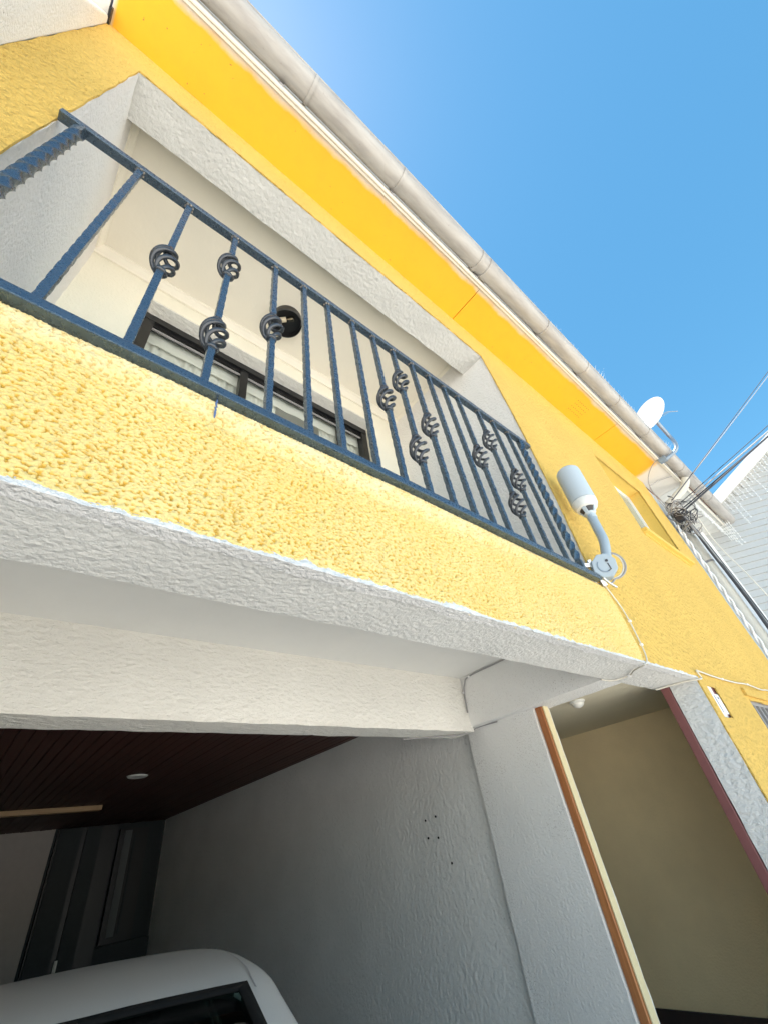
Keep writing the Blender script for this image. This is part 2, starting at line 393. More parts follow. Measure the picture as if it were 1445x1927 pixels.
# parapet: really rough render, a displaced grid with a crumbled lower edge
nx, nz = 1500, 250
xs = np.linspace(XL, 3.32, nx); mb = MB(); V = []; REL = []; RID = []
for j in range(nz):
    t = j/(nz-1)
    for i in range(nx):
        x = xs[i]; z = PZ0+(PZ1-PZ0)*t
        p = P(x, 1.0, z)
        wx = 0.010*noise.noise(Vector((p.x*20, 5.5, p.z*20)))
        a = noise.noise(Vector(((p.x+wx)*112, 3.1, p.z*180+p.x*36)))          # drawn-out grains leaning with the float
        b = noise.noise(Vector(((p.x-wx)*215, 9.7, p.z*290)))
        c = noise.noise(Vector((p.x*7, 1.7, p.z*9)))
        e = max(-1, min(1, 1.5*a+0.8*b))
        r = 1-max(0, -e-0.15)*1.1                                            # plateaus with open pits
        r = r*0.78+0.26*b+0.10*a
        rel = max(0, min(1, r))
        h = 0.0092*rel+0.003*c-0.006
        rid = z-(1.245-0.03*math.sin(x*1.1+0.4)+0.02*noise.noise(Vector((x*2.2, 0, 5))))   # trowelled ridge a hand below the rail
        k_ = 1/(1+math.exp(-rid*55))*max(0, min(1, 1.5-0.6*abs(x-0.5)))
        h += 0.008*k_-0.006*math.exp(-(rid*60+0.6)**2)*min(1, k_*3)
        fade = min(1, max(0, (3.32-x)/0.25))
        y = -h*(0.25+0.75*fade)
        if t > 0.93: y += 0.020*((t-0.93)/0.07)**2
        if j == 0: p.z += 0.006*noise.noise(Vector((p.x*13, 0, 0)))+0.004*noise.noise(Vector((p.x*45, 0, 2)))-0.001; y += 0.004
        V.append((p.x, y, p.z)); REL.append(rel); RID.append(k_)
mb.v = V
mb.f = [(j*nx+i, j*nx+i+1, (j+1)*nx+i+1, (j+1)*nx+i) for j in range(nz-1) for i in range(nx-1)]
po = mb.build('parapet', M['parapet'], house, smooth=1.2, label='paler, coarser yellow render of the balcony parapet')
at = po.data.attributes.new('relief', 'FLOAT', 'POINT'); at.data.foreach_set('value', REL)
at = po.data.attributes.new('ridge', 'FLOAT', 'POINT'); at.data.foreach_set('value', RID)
# chipped bare-plaster line along its bottom
mb = MB(); n = 420
for i in range(n):
    x = XL+(4.31-XL)*i/(n-1); p = P(x, 1.0, PZ0); q = noise.noise(Vector((p.x*6, 4, 0)))
    wd = 0.004+0.020*max(0, 0.15+q+0.5*noise.noise(Vector((p.x*30, 2, 0))))
    lo = p.z-0.004+0.004*noise.noise(Vector((p.x*40, 0, 7)))
    mb.v += [(p.x, -0.0055-0.002*noise.noise(Vector((p.x*60,1,1))), lo), (p.x, -0.0052, lo+wd*0.6), (p.x, 0.008, lo+wd+0.022), (p.x, 0.022+wd, lo-0.0005)]
for i in range(n-1):
    for k in range(3): mb.f.append((i*4+k, (i+1)*4+k, (i+1)*4+k+1, i*4+k+1))
    mb.f.append((i*4+3, (i+1)*4+3, (i+1)*4, i*4))
mb.build('plaster_edge', M['raw_edge'], house, smooth=1.0, label='white chipped plaster line under the parapet')
mb = MB()
pd = [P(0.272+0.006*noise.noise(Vector((k*0.9, 0, 0))), 0.982, 1.325-0.009*k) for k in range(12)]
mb.tube(pd, [0.002+0.0014*abs(noise.noise(Vector((k*0.7, 4, 0)))) for k in range(11)]+[0.001], 6); mb.build('paint_drip', M['drip'], house, smooth=1.0, label='dried blue paint drip below the bottom rail')

# front beam (underside seen), slab, side beam, lintel, pier
MB().rbox(XL, 4.40, 1.02, 1.325, PZ0, 1.30, 0.045, 0.003).build('front_beam', M['grey_white'], house, smooth=0.5)
MB().box(XL, 8.3, 1.31, 13.0, 1.17, 1.34).build('balcony_slab', M['smooth_white'], house)
MB().rbox(3.34, 3.64, 1.33, 2.64, 0.745, 1.172, 0.04, 0.003).build('side_beam', M['white_fine'], house, smooth=0.5)
MB().rbox(XL, 3.36, 2.62, 2.86, 0.705, 1.172, 0.045, 0.003).build('garage_lintel', M['beam_face'], house, smooth=0.5)
MB().rbox(3.44, 3.70, 2.03, 2.76, GZ, 0.75, 0.05, 0.0035).build('pier', M['white_fine'], house, smooth=0.5)
MB().rbox(3.50, 3.78, 2.78, 11.2, GZ, 1.15, 0.09, 0.006).build('garage_side_wall', M['run_stucco'], house, smooth=0.5)
MB().box(XL-0.25, XL+0.02, 1.03, 13, GZ, 4.9).build('end_wall', M['smooth_white'], house)
MB().box(XR-0.25, XR-0.03, 1.03, 13, GZ, 4.9).build('end_wall', M['smooth_white'], house)
MB().box(XL-0.25, XR-0.03, 12.9, 13.1, GZ, 6.0).build('rear_wall', M['smooth_white'], house)
# right reveal of the passage and its maroon frame
MB().rbox(4.305, 4.62, 1.014, 1.225, GZ, 0.742, 0.05, 0.0035).build('passage_reveal', M['white_coarse'], house, smooth=0.5)
bevel(MB().box(4.30, 4.60, 1.232, 1.300, GZ, 0.80).build('passage_frame', M['maroon'], house), 0.004)
bevel(MB().box(3.462, 3.548, 1.964, 2.024, GZ, 0.742).build('door_jamb', M['jamb_wood'], house, label='orange-brown timber jamb on the pier edge'), 0.004)
bevel(MB().box(3.478, 3.550, 1.950, 1.963, GZ, 0.742).build('door_jamb', M['jamb_cream'], house, label='cream stop strip beside the brown jamb'), 0.003)
MB().box(5.80, 5.95, 1.35, 9.0, GZ, 1.16).build('passage_wall', M['hall'], house)
MB().box(3.8, 5.80, 8.9, 9.0, GZ, 1.16).build('passage_wall', M['hall'], house)
MB().box(4.62, 5.80, 1.24, 1.34, GZ, 0.80).build('passage_wall', M['hall'], house)
MB().box(3.66, 5.80, 1.34, 8.9, 0.80, 0.83).build('passage_ceiling', M['hall_cream'], house)
MB().box(5.775, 5.797, 1.36, 8.9, GZ, -1.53).build('passage_dado', M['dado'], house)
# sheets behind the facade, kept clear of openings
MB().box(4.62, XR-0.26, 1.02, 1.10, 0.80, 1.16).build('inner_wall', M['smooth_white'], house)

# garage ceiling: boards running in depth
roofc = MB().box(XL+0.02, 3.5, 2.87, 11.2, 1.10, 1.12).build('garage_ceiling', M['black'], house)
bm = MB().box(0, 0.148, 2.875, 11.2, 1.075, 1.10)
first = None
for k in range(48):
    x = XL+0.03+k*0.095
    if x > 3.40: break
    if first is None:
        mb = MB(); mb.boxw(P(x, 2.875, 1.078), P(x+0.089, 11.2, 1.099)); first = bevel(mb.build('ceiling_board', M['ceiling_wood'], roofc), 0.003, 1); x_first = x
    else:
        o = first.copy(); C.objects.link(o); o.parent = roofc; o.location = (S*(x-x_first), 0, 0.0012*(k % 3-1))
MB().box(XL, 1.74, 8.40, 8.52, 1.015, 1.074).build('ceiling_batten', M['stick'], house, label='pale timber batten across the dark garage ceiling')
mb = MB(); mb.lathe([(0.075*S, -0.006), (0.10*S, -0.010), (0.115*S, 0.0)], P(1.607, 6.32, 1.077), (0,0,1), 20); mb.build('recessed_light', M['white_plastic'], house, smooth=0.6)
# garage rear: pale wall, dark teal door, narrow dark window
MB().box(XL, 3.5, 11.0, 11.15, GZ, 1.10).build('garage_rear_wall', M['back_wall'], house)
MB().box(1.62, 3.49, 10.99, 10.998, GZ, 1.09).build('rear_panel', M['teal_door'], house)
door = MB().box(1.66, 2.62, 10.90, 10.98, GZ, 1.06).build('garage_door', M['black'], house)
for a, b in ((1.68, 2.02), (2.10, 2.34)): MB().box(a, b, 10.85, 10.90, GZ, 1.05).build('door_panel', M['teal_door'], door)
MB().box(2.07, 2.115, 10.83, 10.86, -0.80, -0.66).build('door_handle', M['white_plastic'], door)
wn = MB().box(2.66, 3.16, 10.86, 10.98, -0.60, 0.98).build('garage_window', M['black'], house)
MB().box(2.74, 2.86, 10.83, 10.86, -0.52, 0.95).build('window_sash', M['sash_grey'], wn)
MB().box(2.90, 2.94, 10.84, 10.86, -0.50, 0.90).build('window_bar', M['teal_door'], wn)
MB().box(2.55, 3.48, 10.92, 10.99, GZ, -0.62).build('rear_dado', M['teal_door'], house)
# screw holes in the garage side wall
h0 = None
for (y, z) in ((3.54, 0.160), (3.40, 0.174), (3.54, 0.027), (3.41, 0.017), (3.30, -0.17)):
    mb = MB(); cylinder_disc(mb, P(3.494, y, z), (-1, 0, 0), 0.006, 0.004, 10)
    mb.build('screw_hole', M['black'], house)

# ------------------------------------------------------------------ balcony recess
MB().rbox(XL+0.03, OL, 1.014, 2.60, 1.34, 4.90, 0.06, 0.005).build('balcony_side_wall', M['white'], house, smooth=0.5)
mb = MB().rbox(OR+0.02, OR+0.30, 1.014, 2.60, 1.34, 4.90, 0.06, 0.005)
for i, v in enumerate(mb.v):          # follows the uneven plastered edge
    z = (v[2]-EYE)/S
    dx = (0.07*math.sin(math.pi*max(0, min(1, (z-1.34)/3.1)))-0.03*max(0, 2.0-z))*S
    mb.v[i] = (v[0]+dx-0.006, v[1], v[2])
mb.build('balcony_side_wall', M['white'], house, smooth=0.5)
MB().rbox(OL-0.02, OR+0.05, 1.014, 1.31, OT, 4.92, 0.05, 0.004).build('balcony_lintel', M['lintel_grey'], house, smooth=0.5)
MB().box(OL-0.05, OR+0.05, 1.31, 2.62, 4.80, 4.90).build('balcony_ceiling', M['cream'], house)
BW = (-0.075, 2.72, 1.9, 4.49)        # window opening in the balcony's rear wall
def hole_wall(x0, x1, z0, z1, h, y0, y1, name, mat):
    mb = MB()
    mb.rbox(x0, h[0], y0, y1, z0, z1, 0.07, 0.003); mb.rbox(h[1], x1, y0, y1, z0, z1, 0.07, 0.003)
    mb.rbox(h[0], h[1], y0+0.001, y1, h[3], z1, 0.07, 0.003); mb.rbox(h[0], h[1], y0+0.001, y1, z0, h[2], 0.07, 0.003)
    return mb.build(name, mat, house, smooth=0.5)
hole_wall(OL-0.02, OR+0.1, 1.34, 4.82, BW, 2.55, 2.86, 'balcony_rear_wall', M['cream_wall'])
# rough grey lining over the window head
MB().rbox(BW[0]-0.01, BW[1]+0.01, 2.556, 2.75, BW[3]-0.012, BW[3]+0.02, 0.04, 0.003).build('window_head_lining', M['beam_face'], house, smooth=0.5)
cor = MB()
prof = [(0, 0), (-0.055, 0), (-0.052, -0.012), (-0.040, -0.02), (-0.018, -0.05), (-0.014, -0.062), (0, -0.062)]
for (a, b, nrm) in ((P(OL, 2.55, 4.80), P(OR+0.06, 2.55, 4.80), Vector((0, 1, 0))),):
    cor.hexa([a+Vector((0, q[0], q[1]-0.0005)) for q in prof], [b+Vector((0, q[0], q[1]-0.0005)) for q in prof])
cor.build('cornice', M['cream'], house)
for xx, sg in ((OL, 1), (OR+0.03, -1)):
    a = P(xx, 1.33, 4.80); b = P(xx, 2.50, 4.80); mb = MB()
    mb.hexa([a+Vector((sg*0.6*(-q[0]), 0, 0.6*q[1]-0.001)) for q in prof], [b+Vector((sg*0.6*(-q[0]), 0, 0.6*q[1]-0.001)) for q in prof])
    mb.build('cornice', M['cream'], house)
MB().box(OL-0.3, OR+0.3, 1.02, 13, 1.34, 1.36).build('balcony_floor', M['concrete'], house)
# window: frame, mullions, panes, sheer curtain
win = MB().box(BW[0], BW[1], 2.70, 2.80, 4.385, BW[3]-0.012).build('window', M['frame'], house, label='dark framed sliding window at the back of the balcony')
MB().box(BW[0], BW[0]+0.11, 2.705, 2.80, BW[2], 4.385).build('frame', M['frame'], win)
MB().box(BW[1]-0.085, BW[1], 2.705, 2.80, BW[2], 4.385).build('frame', M['frame'], win)
MB().box(BW[0]+0.11, BW[1]-0.085, 2.73, 2.79, 4.34, 4.383).build('frame', M['frame'], win)
for x in (0.95, 2.27): bevel(MB().box(x, x+0.085, 2.715, 2.80, BW[2], 4.385).build('mullion', M['frame'], win), 0.003)
MB().box(BW[0]+0.11, BW[1]-0.085, 2.735, 2.752, 4.30, 4.318).build('sash_rail', M['cable_grey'], win)
for a, b, y in ((BW[0]+0.112, 0.949, 2.755), (1.036, 2.269, 2.775), (2.356, BW[1]-0.087, 2.755)):
    MB().box(a, b, y, y+0.008, BW[2], 4.385).build('pane', M['glass'], win)
def curtain(x0, x1, y, z0, z1, waves, amp, name='curtain'):
    mb = MB(); n = int(waves*10)
    for i in range(n+1):
        t = i/n; x = x0+(x1-x0)*t
        yy = y+amp*math.sin(t*waves*2*math.pi+0.8*math.sin(t*9))*(0.6+0.4*math.sin(t*23))
        for zz in (z0, (z0+z1)/2, z1): mb.v.append(tuple(P(x+0.012*math.sin(zz*3+t*20), yy*(1) if zz < z1 else y+(yy-y)*0.4, zz)))
    for i in range(n):
        for k in range(2): mb.f.append((i*3+k, (i+1)*3+k, (i+1)*3+k+1, i*3+k+1))
    return mb.build(name, M['curtain'], win, smooth=3.0)
curtain(-0.05, 1.45, 2.865, BW[2], 4.44, 15, 0.03); curtain(2.05, 2.70, 2.865, BW[2], 4.44, 8, 0.03)
curtain(-0.05, 2.70, 2.825, 4.19, 4.46, 9, 0.006, 'curtain_valance')
MB().box(OL, OR, 3.5, 3.6, 1.4, 4.9).build('room_wall', M['smooth_white'], house)
MB().box(OL, OR, 2.87, 3.6, 4.55, 4.62).build('room_ceiling', M['smooth_white'], house)
for x in (OL, OR): MB().box(x-0.05, x, 2.88, 3.6, 1.4, 4.9).build('room_wall', M['smooth_white'], house)

# small upper window at the right
uw = MB(); yy = 1.20
uw = MB().box(W1[0]-0.02, W1[1]+0.02, yy+0.02, yy+0.05, W1[2]-0.02, W1[3]+0.05).build('window', M['frosted'], house, label='small upper window with pale frosted glass')
for a, b, c, d in ((W1[0]-.01, W1[1]+.01, W1[3]-0.02, W1[3]+0.01), (W1[1]-0.035, W1[1]+.01, W1[2], W1[3]-.02), (W1[0]-.01, W1[0]+0.03, W1[2], W1[3]-.02)):
    MB().box(a, b, yy-0.01, yy+0.02, c, d).build('frame', M['fascia_white'], uw)
MB().box(6.55, 6.58, yy, yy+0.02, W1[2], W1[3]-.02).build('mullion', M['trim'], uw)
M['yellow_smooth'] = stucco('yellow_reveal_paint', (0.72, 0.49, 0.12), 20, 0.001, 0.08, 0.15)
mb = MB()
mb.box(W1[1]+0.012, W1[1]+0.06, 1.02, yy+0.05, W1[2]-.05, W1[3]+.05); mb.box(W1[0]-0.06, W1[0]-0.012, 1.02, yy+0.05, W1[2]-.05, W1[3]+.05)
mb.box(W1[0]-0.06, W1[1]+0.06, 1.02, yy+0.05, W1[3]+0.012, W1[3]+.06); mb.box(W1[0]-0.06, W1[1]+0.06, 1.02, yy+0.05, W1[2]-.06, W1[2]-.012)
mb.build('window_reveal', M['yellow_smooth'], uw)
bevel(MB().rbox(5.72, 7.50, 0.935, 1.03, 2.725, 2.785, 0.05, 0.002).build('window_sill', M['yellow_smooth'], uw, smooth=0.5), 0.003)
MB().box(5.74, 7.42, 0.985, 1.0, 2.69, 2.724).build('window_sill', M['yellow_smooth'], uw, label='drip edge under the sill')

# barred vent window at street level
vw = MB().box(W2[0]-.03, W2[1]+.03, 1.16, 1.2, W2[2]-.03, W2[3]+.03).build('window', M['black'], house, label='dark barred window low in the yellow wall')
for k in range(8): bevel(MB().box(W2[0]+0.03+k*0.19, W2[0]+0.065+k*0.19, 1.03, 1.06, W2[2], W2[3]-0.03).build('window_bar', M['cable_grey'], vw), 0.002)
MB().box(W2[0], W2[1], 1.03, 1.06, W2[3]-0.03, W2[3]+0.02).build('window_bar', M['cable_grey'], vw)
mb = MB()
mb.box(W2[0]-.05, W2[0]-.005, 1.02, 1.2, W2[2]-.03, W2[3]+.03); mb.box(W2[1]+.005, W2[1]+.05, 1.02, 1.2, W2[2]-.03, W2[3]+.03); mb.box(W2[0]-.05, W2[1]+.05, 1.02, 1.2, W2[3]+.022, W2[3]+.06)
mb.build('window_reveal', M['yellow_smooth'], vw)
MB().rbox(W2[0]-0.08, W2[1]+.1, 0.975, 1.03, W2[3]+0.03, W2[3]+0.10, 0.05, 0.003).build('window_head', M['yellow'], vw, smooth=0.5)
# number niche: maroon ends, white card with thin dark strokes
ni = MB().box(NI[0]-.02, NI[1]+.02, 1.020, 1.06, NI[2]-.02, NI[3]+.02).build('wall_niche', M['maroon'], house, label='small recessed niche with maroon ends and a white card')
MB().box(NI[0]+.015, NI[1]-.015, 1.010, 1.0195, NI[2]+0.03, NI[3]-0.06).build('niche_card', M['paper'], ni)
MB().box(NI[0]+.085, NI[0]+.097, 1.008, 1.0095, NI[2]+0.04, NI[3]-0.075).build('niche_mark', M['black'], ni)
MB().box(NI[0]+.16, NI[0]+.185, 1.008, 1.0095, NI[3]-0.10, NI[3]-0.085).build('niche_mark', M['black'], ni)

# ------------------------------------------------------------------ eaves: soffit panels, trim, fascia, gutter, roof
sf = None
for (a, b) in ((-6.0, -0.945), (-0.93, 2.818), (2.828, 6.436), (6.446, 9.30)):
    MB().box(a, b, 0.555, 1.02, 4.95, 4.966).build('soffit_panel', M['soffit'], house)
MB().box(-6, 12.3, 0.53, 1.03, 4.97, 4.985).build('soffit_backing', M['gap'], house)
bevel(MB().box(-6, 9.3, 0.528, 0.555, 4.925, 4.975).build('eave_trim', M['trim'], house, label='greyish edge channel of the soffit'), 0.003)
bevel(MB().box(-6, 9.3, 0.502, 0.526, 4.915, 5.18).build('eave_trim', M['trim'], house, label='cream fascia board behind the gutter'), 0.004)
mb = MB()
for i in range(7):
    for j in range(4):
        x = 5.40+i*0.052; y = 0.71+j*0.058
        cylinder_disc(mb, P(x, y, 4.9485), (0,0,1), 0.0042, 0.0012, 8)
mb.build('vent_hole', M['black'], house, kind='stuff')
mb = MB()
for i in range(14):
    for j in range(4): cylinder_disc(mb, P(-1.02-i*0.052, 0.70+j*0.058, 4.9485), (0,0,1), 0.0042, 0.0012, 8)
mb.build('vent_hole', M['black'], house, kind='stuff')
# half-round gutter as a thin shell
gx0, gx1 = -4.0, 12.3; gy, gz, gr = 0.385, 5.085, 0.108
def halfpipe(x0, x1, r0, r1, seg=22, a0=178, a1=362, nx=1):
    mb = MB(); prof = []
    for k in range(seg+1):
        a = math.radians(a0+(a1-a0)*k/seg); prof.append((math.cos(a), math.sin(a)))
    ring = [(r1*c, r1*s) for c, s in prof]+[(r0*c, r0*s) for c, s in reversed(prof)]
    ring = [ring[i] for i in range(len(ring))]
    A = [P(x0, gy+u, gz+v) for u, v in ring]; B = [P(x1, gy+u, gz+v) for u, v in ring]
    n = len(ring); b = len(mb.v); mb.v += [tuple(v) for v in A+B]
    for i in range(n):
        mb.f.append((b+i, b+n+i, b+n+(i+1) % n, b+(i+1) % n))
    for k in range(seg):
        i, j = k, n-1-k
        mb.f.append((b+i, b+i+1, b+j-1, b+j)); mb.f.append((b+n+i, b+n+j, b+n+j-1, b+n+i+1))
    return mb
gut = halfpipe(gx0, gx1, gr-0.006, gr).build('gutter', M['gutter'], house, smooth=0.7)
MB().tube([P(gx0, gy-gr, gz+0.002), P(gx1, gy-gr, gz+0.002)], 0.0055, 10).build('gutter_lip', M['gutter'], gut, smooth=1.0)
for x, wd in ((0.41, 0.03), (1.41, 0.035), (2.62, 0.05), (2.80, 0.13), (3.97, 0.025), (5.03, 0.025), (6.05, 0.03), (7.2, 0.025), (8.87, 0.03), (10.6, 0.05), (-0.6, 0.03)):
    halfpipe(x-wd/2, x+wd/2, gr+0.0005, gr+0.010, 18).build('gutter_clip', M['gutter'], gut, smooth=0.7)
mb = MB(); mb.lathe([(gr*S, 0), (gr*S, 0.01)], P(gx1, gy, gz), (1,0,0), 24); mb.build('gutter_end_cap', M['gutter'], gut)
for x in (0.2, 1.41, 2.7, 3.97, 5.03, 6.05, 7.2, 8.87): bevel(MB().box(x-0.02, x+0.02, 0.49, 0.503, 4.955, 5.16).build('gutter_bracket', M['cable_grey'], gut), 0.002)
mb = MB(); mb.hexa([P(-6, 0.45, 5.22), P(-6, 14.2, 10.4), P(-6, 14.2, 10.5), P(-6, 0.45, 5.32)], [P(12.3, 0.45, 5.22), P(12.3, 14.2, 10.4), P(12.3, 14.2, 10.5), P(12.3, 0.45, 5.32)])
mb.build('roof', M['roof'], house)
mb = MB(); mb.box(XL-.25, XR-.03, 13.0, 13.2, 4.9, 10.0); mb.build('rear_wall', M['smooth_white'], house)
mb = MB(); mb.box(XL-0.25, XR, 1.1, 13, 4.99, 5.03); mb.build('attic_floor', M['smooth_white'], house)
# white fire wall closing the left end, its head cut on a slope
fw = MB(); n = 14
prof = [(1.0, GZ), (1.0, 4.91)]
prof = [(0.40, GZ), (1.01, GZ), (1.01, 4.94), (0.955, 4.93), (0.855, 4.36), (0.70, 3.55), (0.40, 3.2)]
fw.hexa([P(XL-0.30, y, z) for y, z in prof], [P(XL, y, z) for y, z in prof])
fire = thing('white_wall', P(XL-0.15, 0.7, GZ), 'smooth white end wall standing out beside the yellow facade at top left', 'wall')
bevel(fw.build('wall', M['white_fine'], fire), 0.01)
MB().box(XL-0.006, XL+0.012, 0.90, 1.0, 4.90, 4.949).build('corner_channel', M['frame'], house)

# ------------------------------------------------------------------ balcony railing
rail = thing('balcony_railing', P(1.3, 0.978, 1.35), 'navy wrought-iron balcony railing with hammered bars and basket twists', 'railing')
RY0, RY1 = 0.955, 1.002; RY = 0.978
bevel(MB().box(OL+0.005, OR-0.07, RY0, RY1, 2.742, 2.782).build('top_rail', M['iron'], rail), 0.0025)
bevel(MB().box(OL-0.02, OR-0.01, RY0, RY1, 1.328, 1.372).build('bottom_rail', M['iron'], rail), 0.0025)
ZB, ZT = 1.372, 2.742
def bar_mesh(hw, seed, twist=0, rings=None, spans=None):
    mb = MB(); rnd = random.Random(seed); H = S*(ZT-ZB)
    for (za, zb) in spans:
        n = max(4, int((zb-za)*S/0.0085)); b = len(mb.v)
        for i in range(n+1):
            z = za+(zb-za)*i/n; t = (z-ZB)/(ZT-ZB)
            ang = 0
            if twist: ang = twist*2*math.pi*min(1, max(0, (t-0.05)/0.90))
            for k in range(8):
                a = math.pi/4*k+math.pi/8*0; base = hw*(1.0 if k % 2 == 0 else (1.40 if twist else 1.30))
                if not twist:
                    dent = 0.10*(1 if k % 2 else 0.45)*math.sin(i*1.15+k*0.9+seed)+0.05*(rnd.random()-0.5)
                    base *= 1-max(0, dent)
                th = a+ang
                mb.v.append((base*math.cos(th), base*math.sin(th), S*(z-ZB)))
        for i in range(n):
            for k in range(8): mb.f.append((b+i*8+k, b+i*8+(k+1) % 8, b+(i+1)*8+(k+1) % 8, b+(i+1)*8+k))
        mb.f.append(tuple(b+k for k in reversed(range(8)))); mb.f.append(tuple(b+n*8+k for k in range(8)))
    return mb
def weld_mesh():
    mb = MB()
    for k in range(7):
        a = k*0.9; r = 0.011
        c = Vector((r*math.cos(a), r*math.sin(a), S*(ZT-ZB)-0.003))
        mb.lathe([(0.0005, -0.005), (0.0045, -0.002), (0.005, 0.0015), (0.003, 0.003)], c, (0, 0, 1), 7)
    return mb
def basket_mesh(turns, flip):
    mb = MB(); hh = 0.098*S; R_ = 0.050*S
    for q in range(4):
        pts = []
        for i in range(25):
            t = i/24; a = q*math.pi/2+flip*turns*2*math.pi*t
            r = 0.0065+(R_-0.0065)*math.sin(math.pi*t)**0.8
            pts.append((r*math.cos(a), r*math.sin(a), -hh+2*hh*t))
        mb.tube(pts, 0.0060, 7)
    for sg in (-1, 1):
        prof = [(0.0135, -0.006), (0.0165, -0.003), (0.0165, 0.003), (0.0135, 0.006)]
        mb.lathe(prof, (0, 0, sg*(hh+0.004)), (0, 0, 1), 10)
    return mb
BH = 0.105
kinds = {'plain': (), 'one': (2.047,), 'two': (1.712, 2.372)}
bars_x = [-0.275,-0.035,0.214,0.463,0.652,0.826,1.022,1.198,1.377,1.562,1.738,1.906,2.068,2.322,2.523,2.742]
pattern = ['plain','one','two','one','plain','plain','plain','one','two','one','plain','plain','one','two','one','plain']
def mesh_of(mb, name, mat, smooth):
    me = bpy.data.meshes.new(name); me.from_pydata(mb.v, [], mb.f); me.materials.append(mat); me.validate(); me.update()
    me.shade_smooth(); me.set_sharp_from_angle(angle=smooth); return me
HW = 0.0098
bm_cache = {}
bask = [mesh_of(basket_mesh(0.85, f), 'basket', M['iron_dark'], 1.0) for f in (1, -1)]
weld_me = mesh_of(weld_mesh(), 'weld', M['weld'], 1.0)
rl = LOC[rail.name]
for i, (x, kd) in enumerate(zip(bars_x, pattern)):
    if kd not in bm_cache:
        zs = [ZB]; spans = []
        for zc in kinds[kd]: spans.append((zs[-1], zc-BH)); zs.append(zc+BH)
        spans.append((zs[-1], ZT))
        bm_cache[kd] = mesh_of(bar_mesh(HW, 3+len(kd), 0, None, spans), 'baluster', M['iron'], 0.55)
    o = bpy.data.objects.new('baluster', bm_cache[kd]); C.objects.link(o); o.parent = rail
    o.location = P(x, RY, ZB)-rl
    o.rotation_euler.z = random.choice((0, math.pi/2, math.pi))
    o.rotation_euler.x = random.uniform(-.002, .002)
    for zc in kinds[kd]:
        b = bpy.data.objects.new('basket', bask[0]); C.objects.link(b); b.parent = o
        b.location = (0, 0, S*(zc-ZB)); b.rotation_euler.z = random.uniform(-0.5, 0.5)
    wd = bpy.data.objects.new('weld', weld_me); C.objects.link(wd); wd.parent = o; wd.rotation_euler.z = random.uniform(0, 6)
tw = mesh_of(bar_mesh(0.0135, 5, 3.7, None, [(ZB, ZT)]), 'end_post', M['iron'], 0.6)
for x in (-0.521, 2.935):
    o = bpy.data.objects.new('end_post', tw); C.objects.link(o); o.parent = rail; o.location = P(x, RY, ZB)-rl
    tag(o, 'thick twisted end post of the railing')

# ------------------------------------------------------------------ balcony ceiling lamp
lc = P(1.172, 2.112, 4.80); lr = 0.165*S
lamp = thing('ceiling_lamp', lc, 'round black open lamp with bare bulb on the cream balcony ceiling', 'lamp')
mb = MB(); mb.lathe([(lr, 0), (lr, -0.062), (lr-0.004, -0.064), (lr-0.006, -0.060), (lr-0.006, -0.008), (0.001, -0.008)], lc, (0,0,1), 40, cap=False); mb.build('lamp_shade', M['black'], lamp, smooth=0.6)
bd = Vector((0.75, -0.66, 0)).normalized()
sk = lc+Vector((-0.025, -0.004, -0.035))
mb = MB(); mb.lathe([(0.017, -0.03), (0.019, -0.022), (0.019, 0.012), (0.015, 0.016)], sk, bd, 16); mb.build('lamp_socket', M['porcelain'], lamp, smooth=0.6)
mb = MB(); mb.lathe([(0.012, 0.016), (0.013, 0.024), (0.020, 0.04), (0.0235, 0.054), (0.021, 0.068), (0.012, 0.078), (0.002, 0.081)], sk, bd, 18); bl = mb.build('bulb', M['bulb'], lamp, smooth=2.0)
mb = MB(); mb.tube([sk+bd*0.02, sk+bd*0.05+Vector((0,0,.006)), sk+bd*0.062, sk+bd*0.05-Vector((0,0,.006)), sk+bd*0.02], 0.0016, 6); mb.build('filament_holder', M['porcelain'], bl)
mb = MB(); mb.lathe([(0.004, 0), (0.004, 0.003)], lc+Vector((0.02, -0.03, -0.0115)), (0,0,1), 10); mb.build('screw', M['zinc'], lamp)

# passage ceiling light
dc = P(3.99, 1.90, 0.798)
pl = thing('ceiling_light', dc, 'small white dome light on the passage ceiling beside the pier', 'light')
mb = MB(); mb.lathe([(0.045, 0.0), (0.045, -0.008), (0.040, -0.012)], dc, (0,0,1), 24); mb.build('light_base', M['white_plastic'], pl, smooth=0.6)
mb = MB(); mb.lathe([(0.038, -0.010), (0.034, -0.022), (0.024, -0.032), (0.008, -0.038), (0.001, -0.0385)], dc, (0,0,1), 24); mb.build('light_dome', M['white_plastic'], pl, smooth=2.0)

# ------------------------------------------------------------------ outdoor antenna on bent arm
ab = P(3.235, 0.945, 1.445)
an = thing('outdoor_antenna', ab, 'pale grey-blue canister antenna on a bent arm at the railing corner', 'antenna')
arm = smooth_path([P(3.235, 0.90, 1.445), P(3.25, 0.865, 1.55), P(3.265, 0.842, 1.65), P(3.285, 0.842, 1.76), P(3.30, 0.842, 1.93)], 6)
MB().tube(arm, 0.024, 16).build('antenna_arm', M['antenna_arm'], an, smooth=0.8)
ct = P(3.302, 0.842, 1.93); ax = (P(3.33, 0.845, 2.5)-P(3.302, 0.842, 1.93)).normalized()
mb = MB(); mb.lathe([(0.0255, -0.03), (0.0255, -0.004), (0.029, 0.0), (0.030, 0.008), (0.026, 0.010)], ct, ax, 24); mb.build('antenna_neck', M['antenna'], an, smooth=0.6)
can = MB(); cr = 0.067; chh = 0.245
can.lathe([(cr*0.66, 0.036), (cr*0.84, 0.042), (cr*0.97, 0.062), (cr, 0.080), (cr, 0.086)], ct, ax, 36)
cap = can.build('canister_base', M['white_plastic'], an, smooth=0.6)
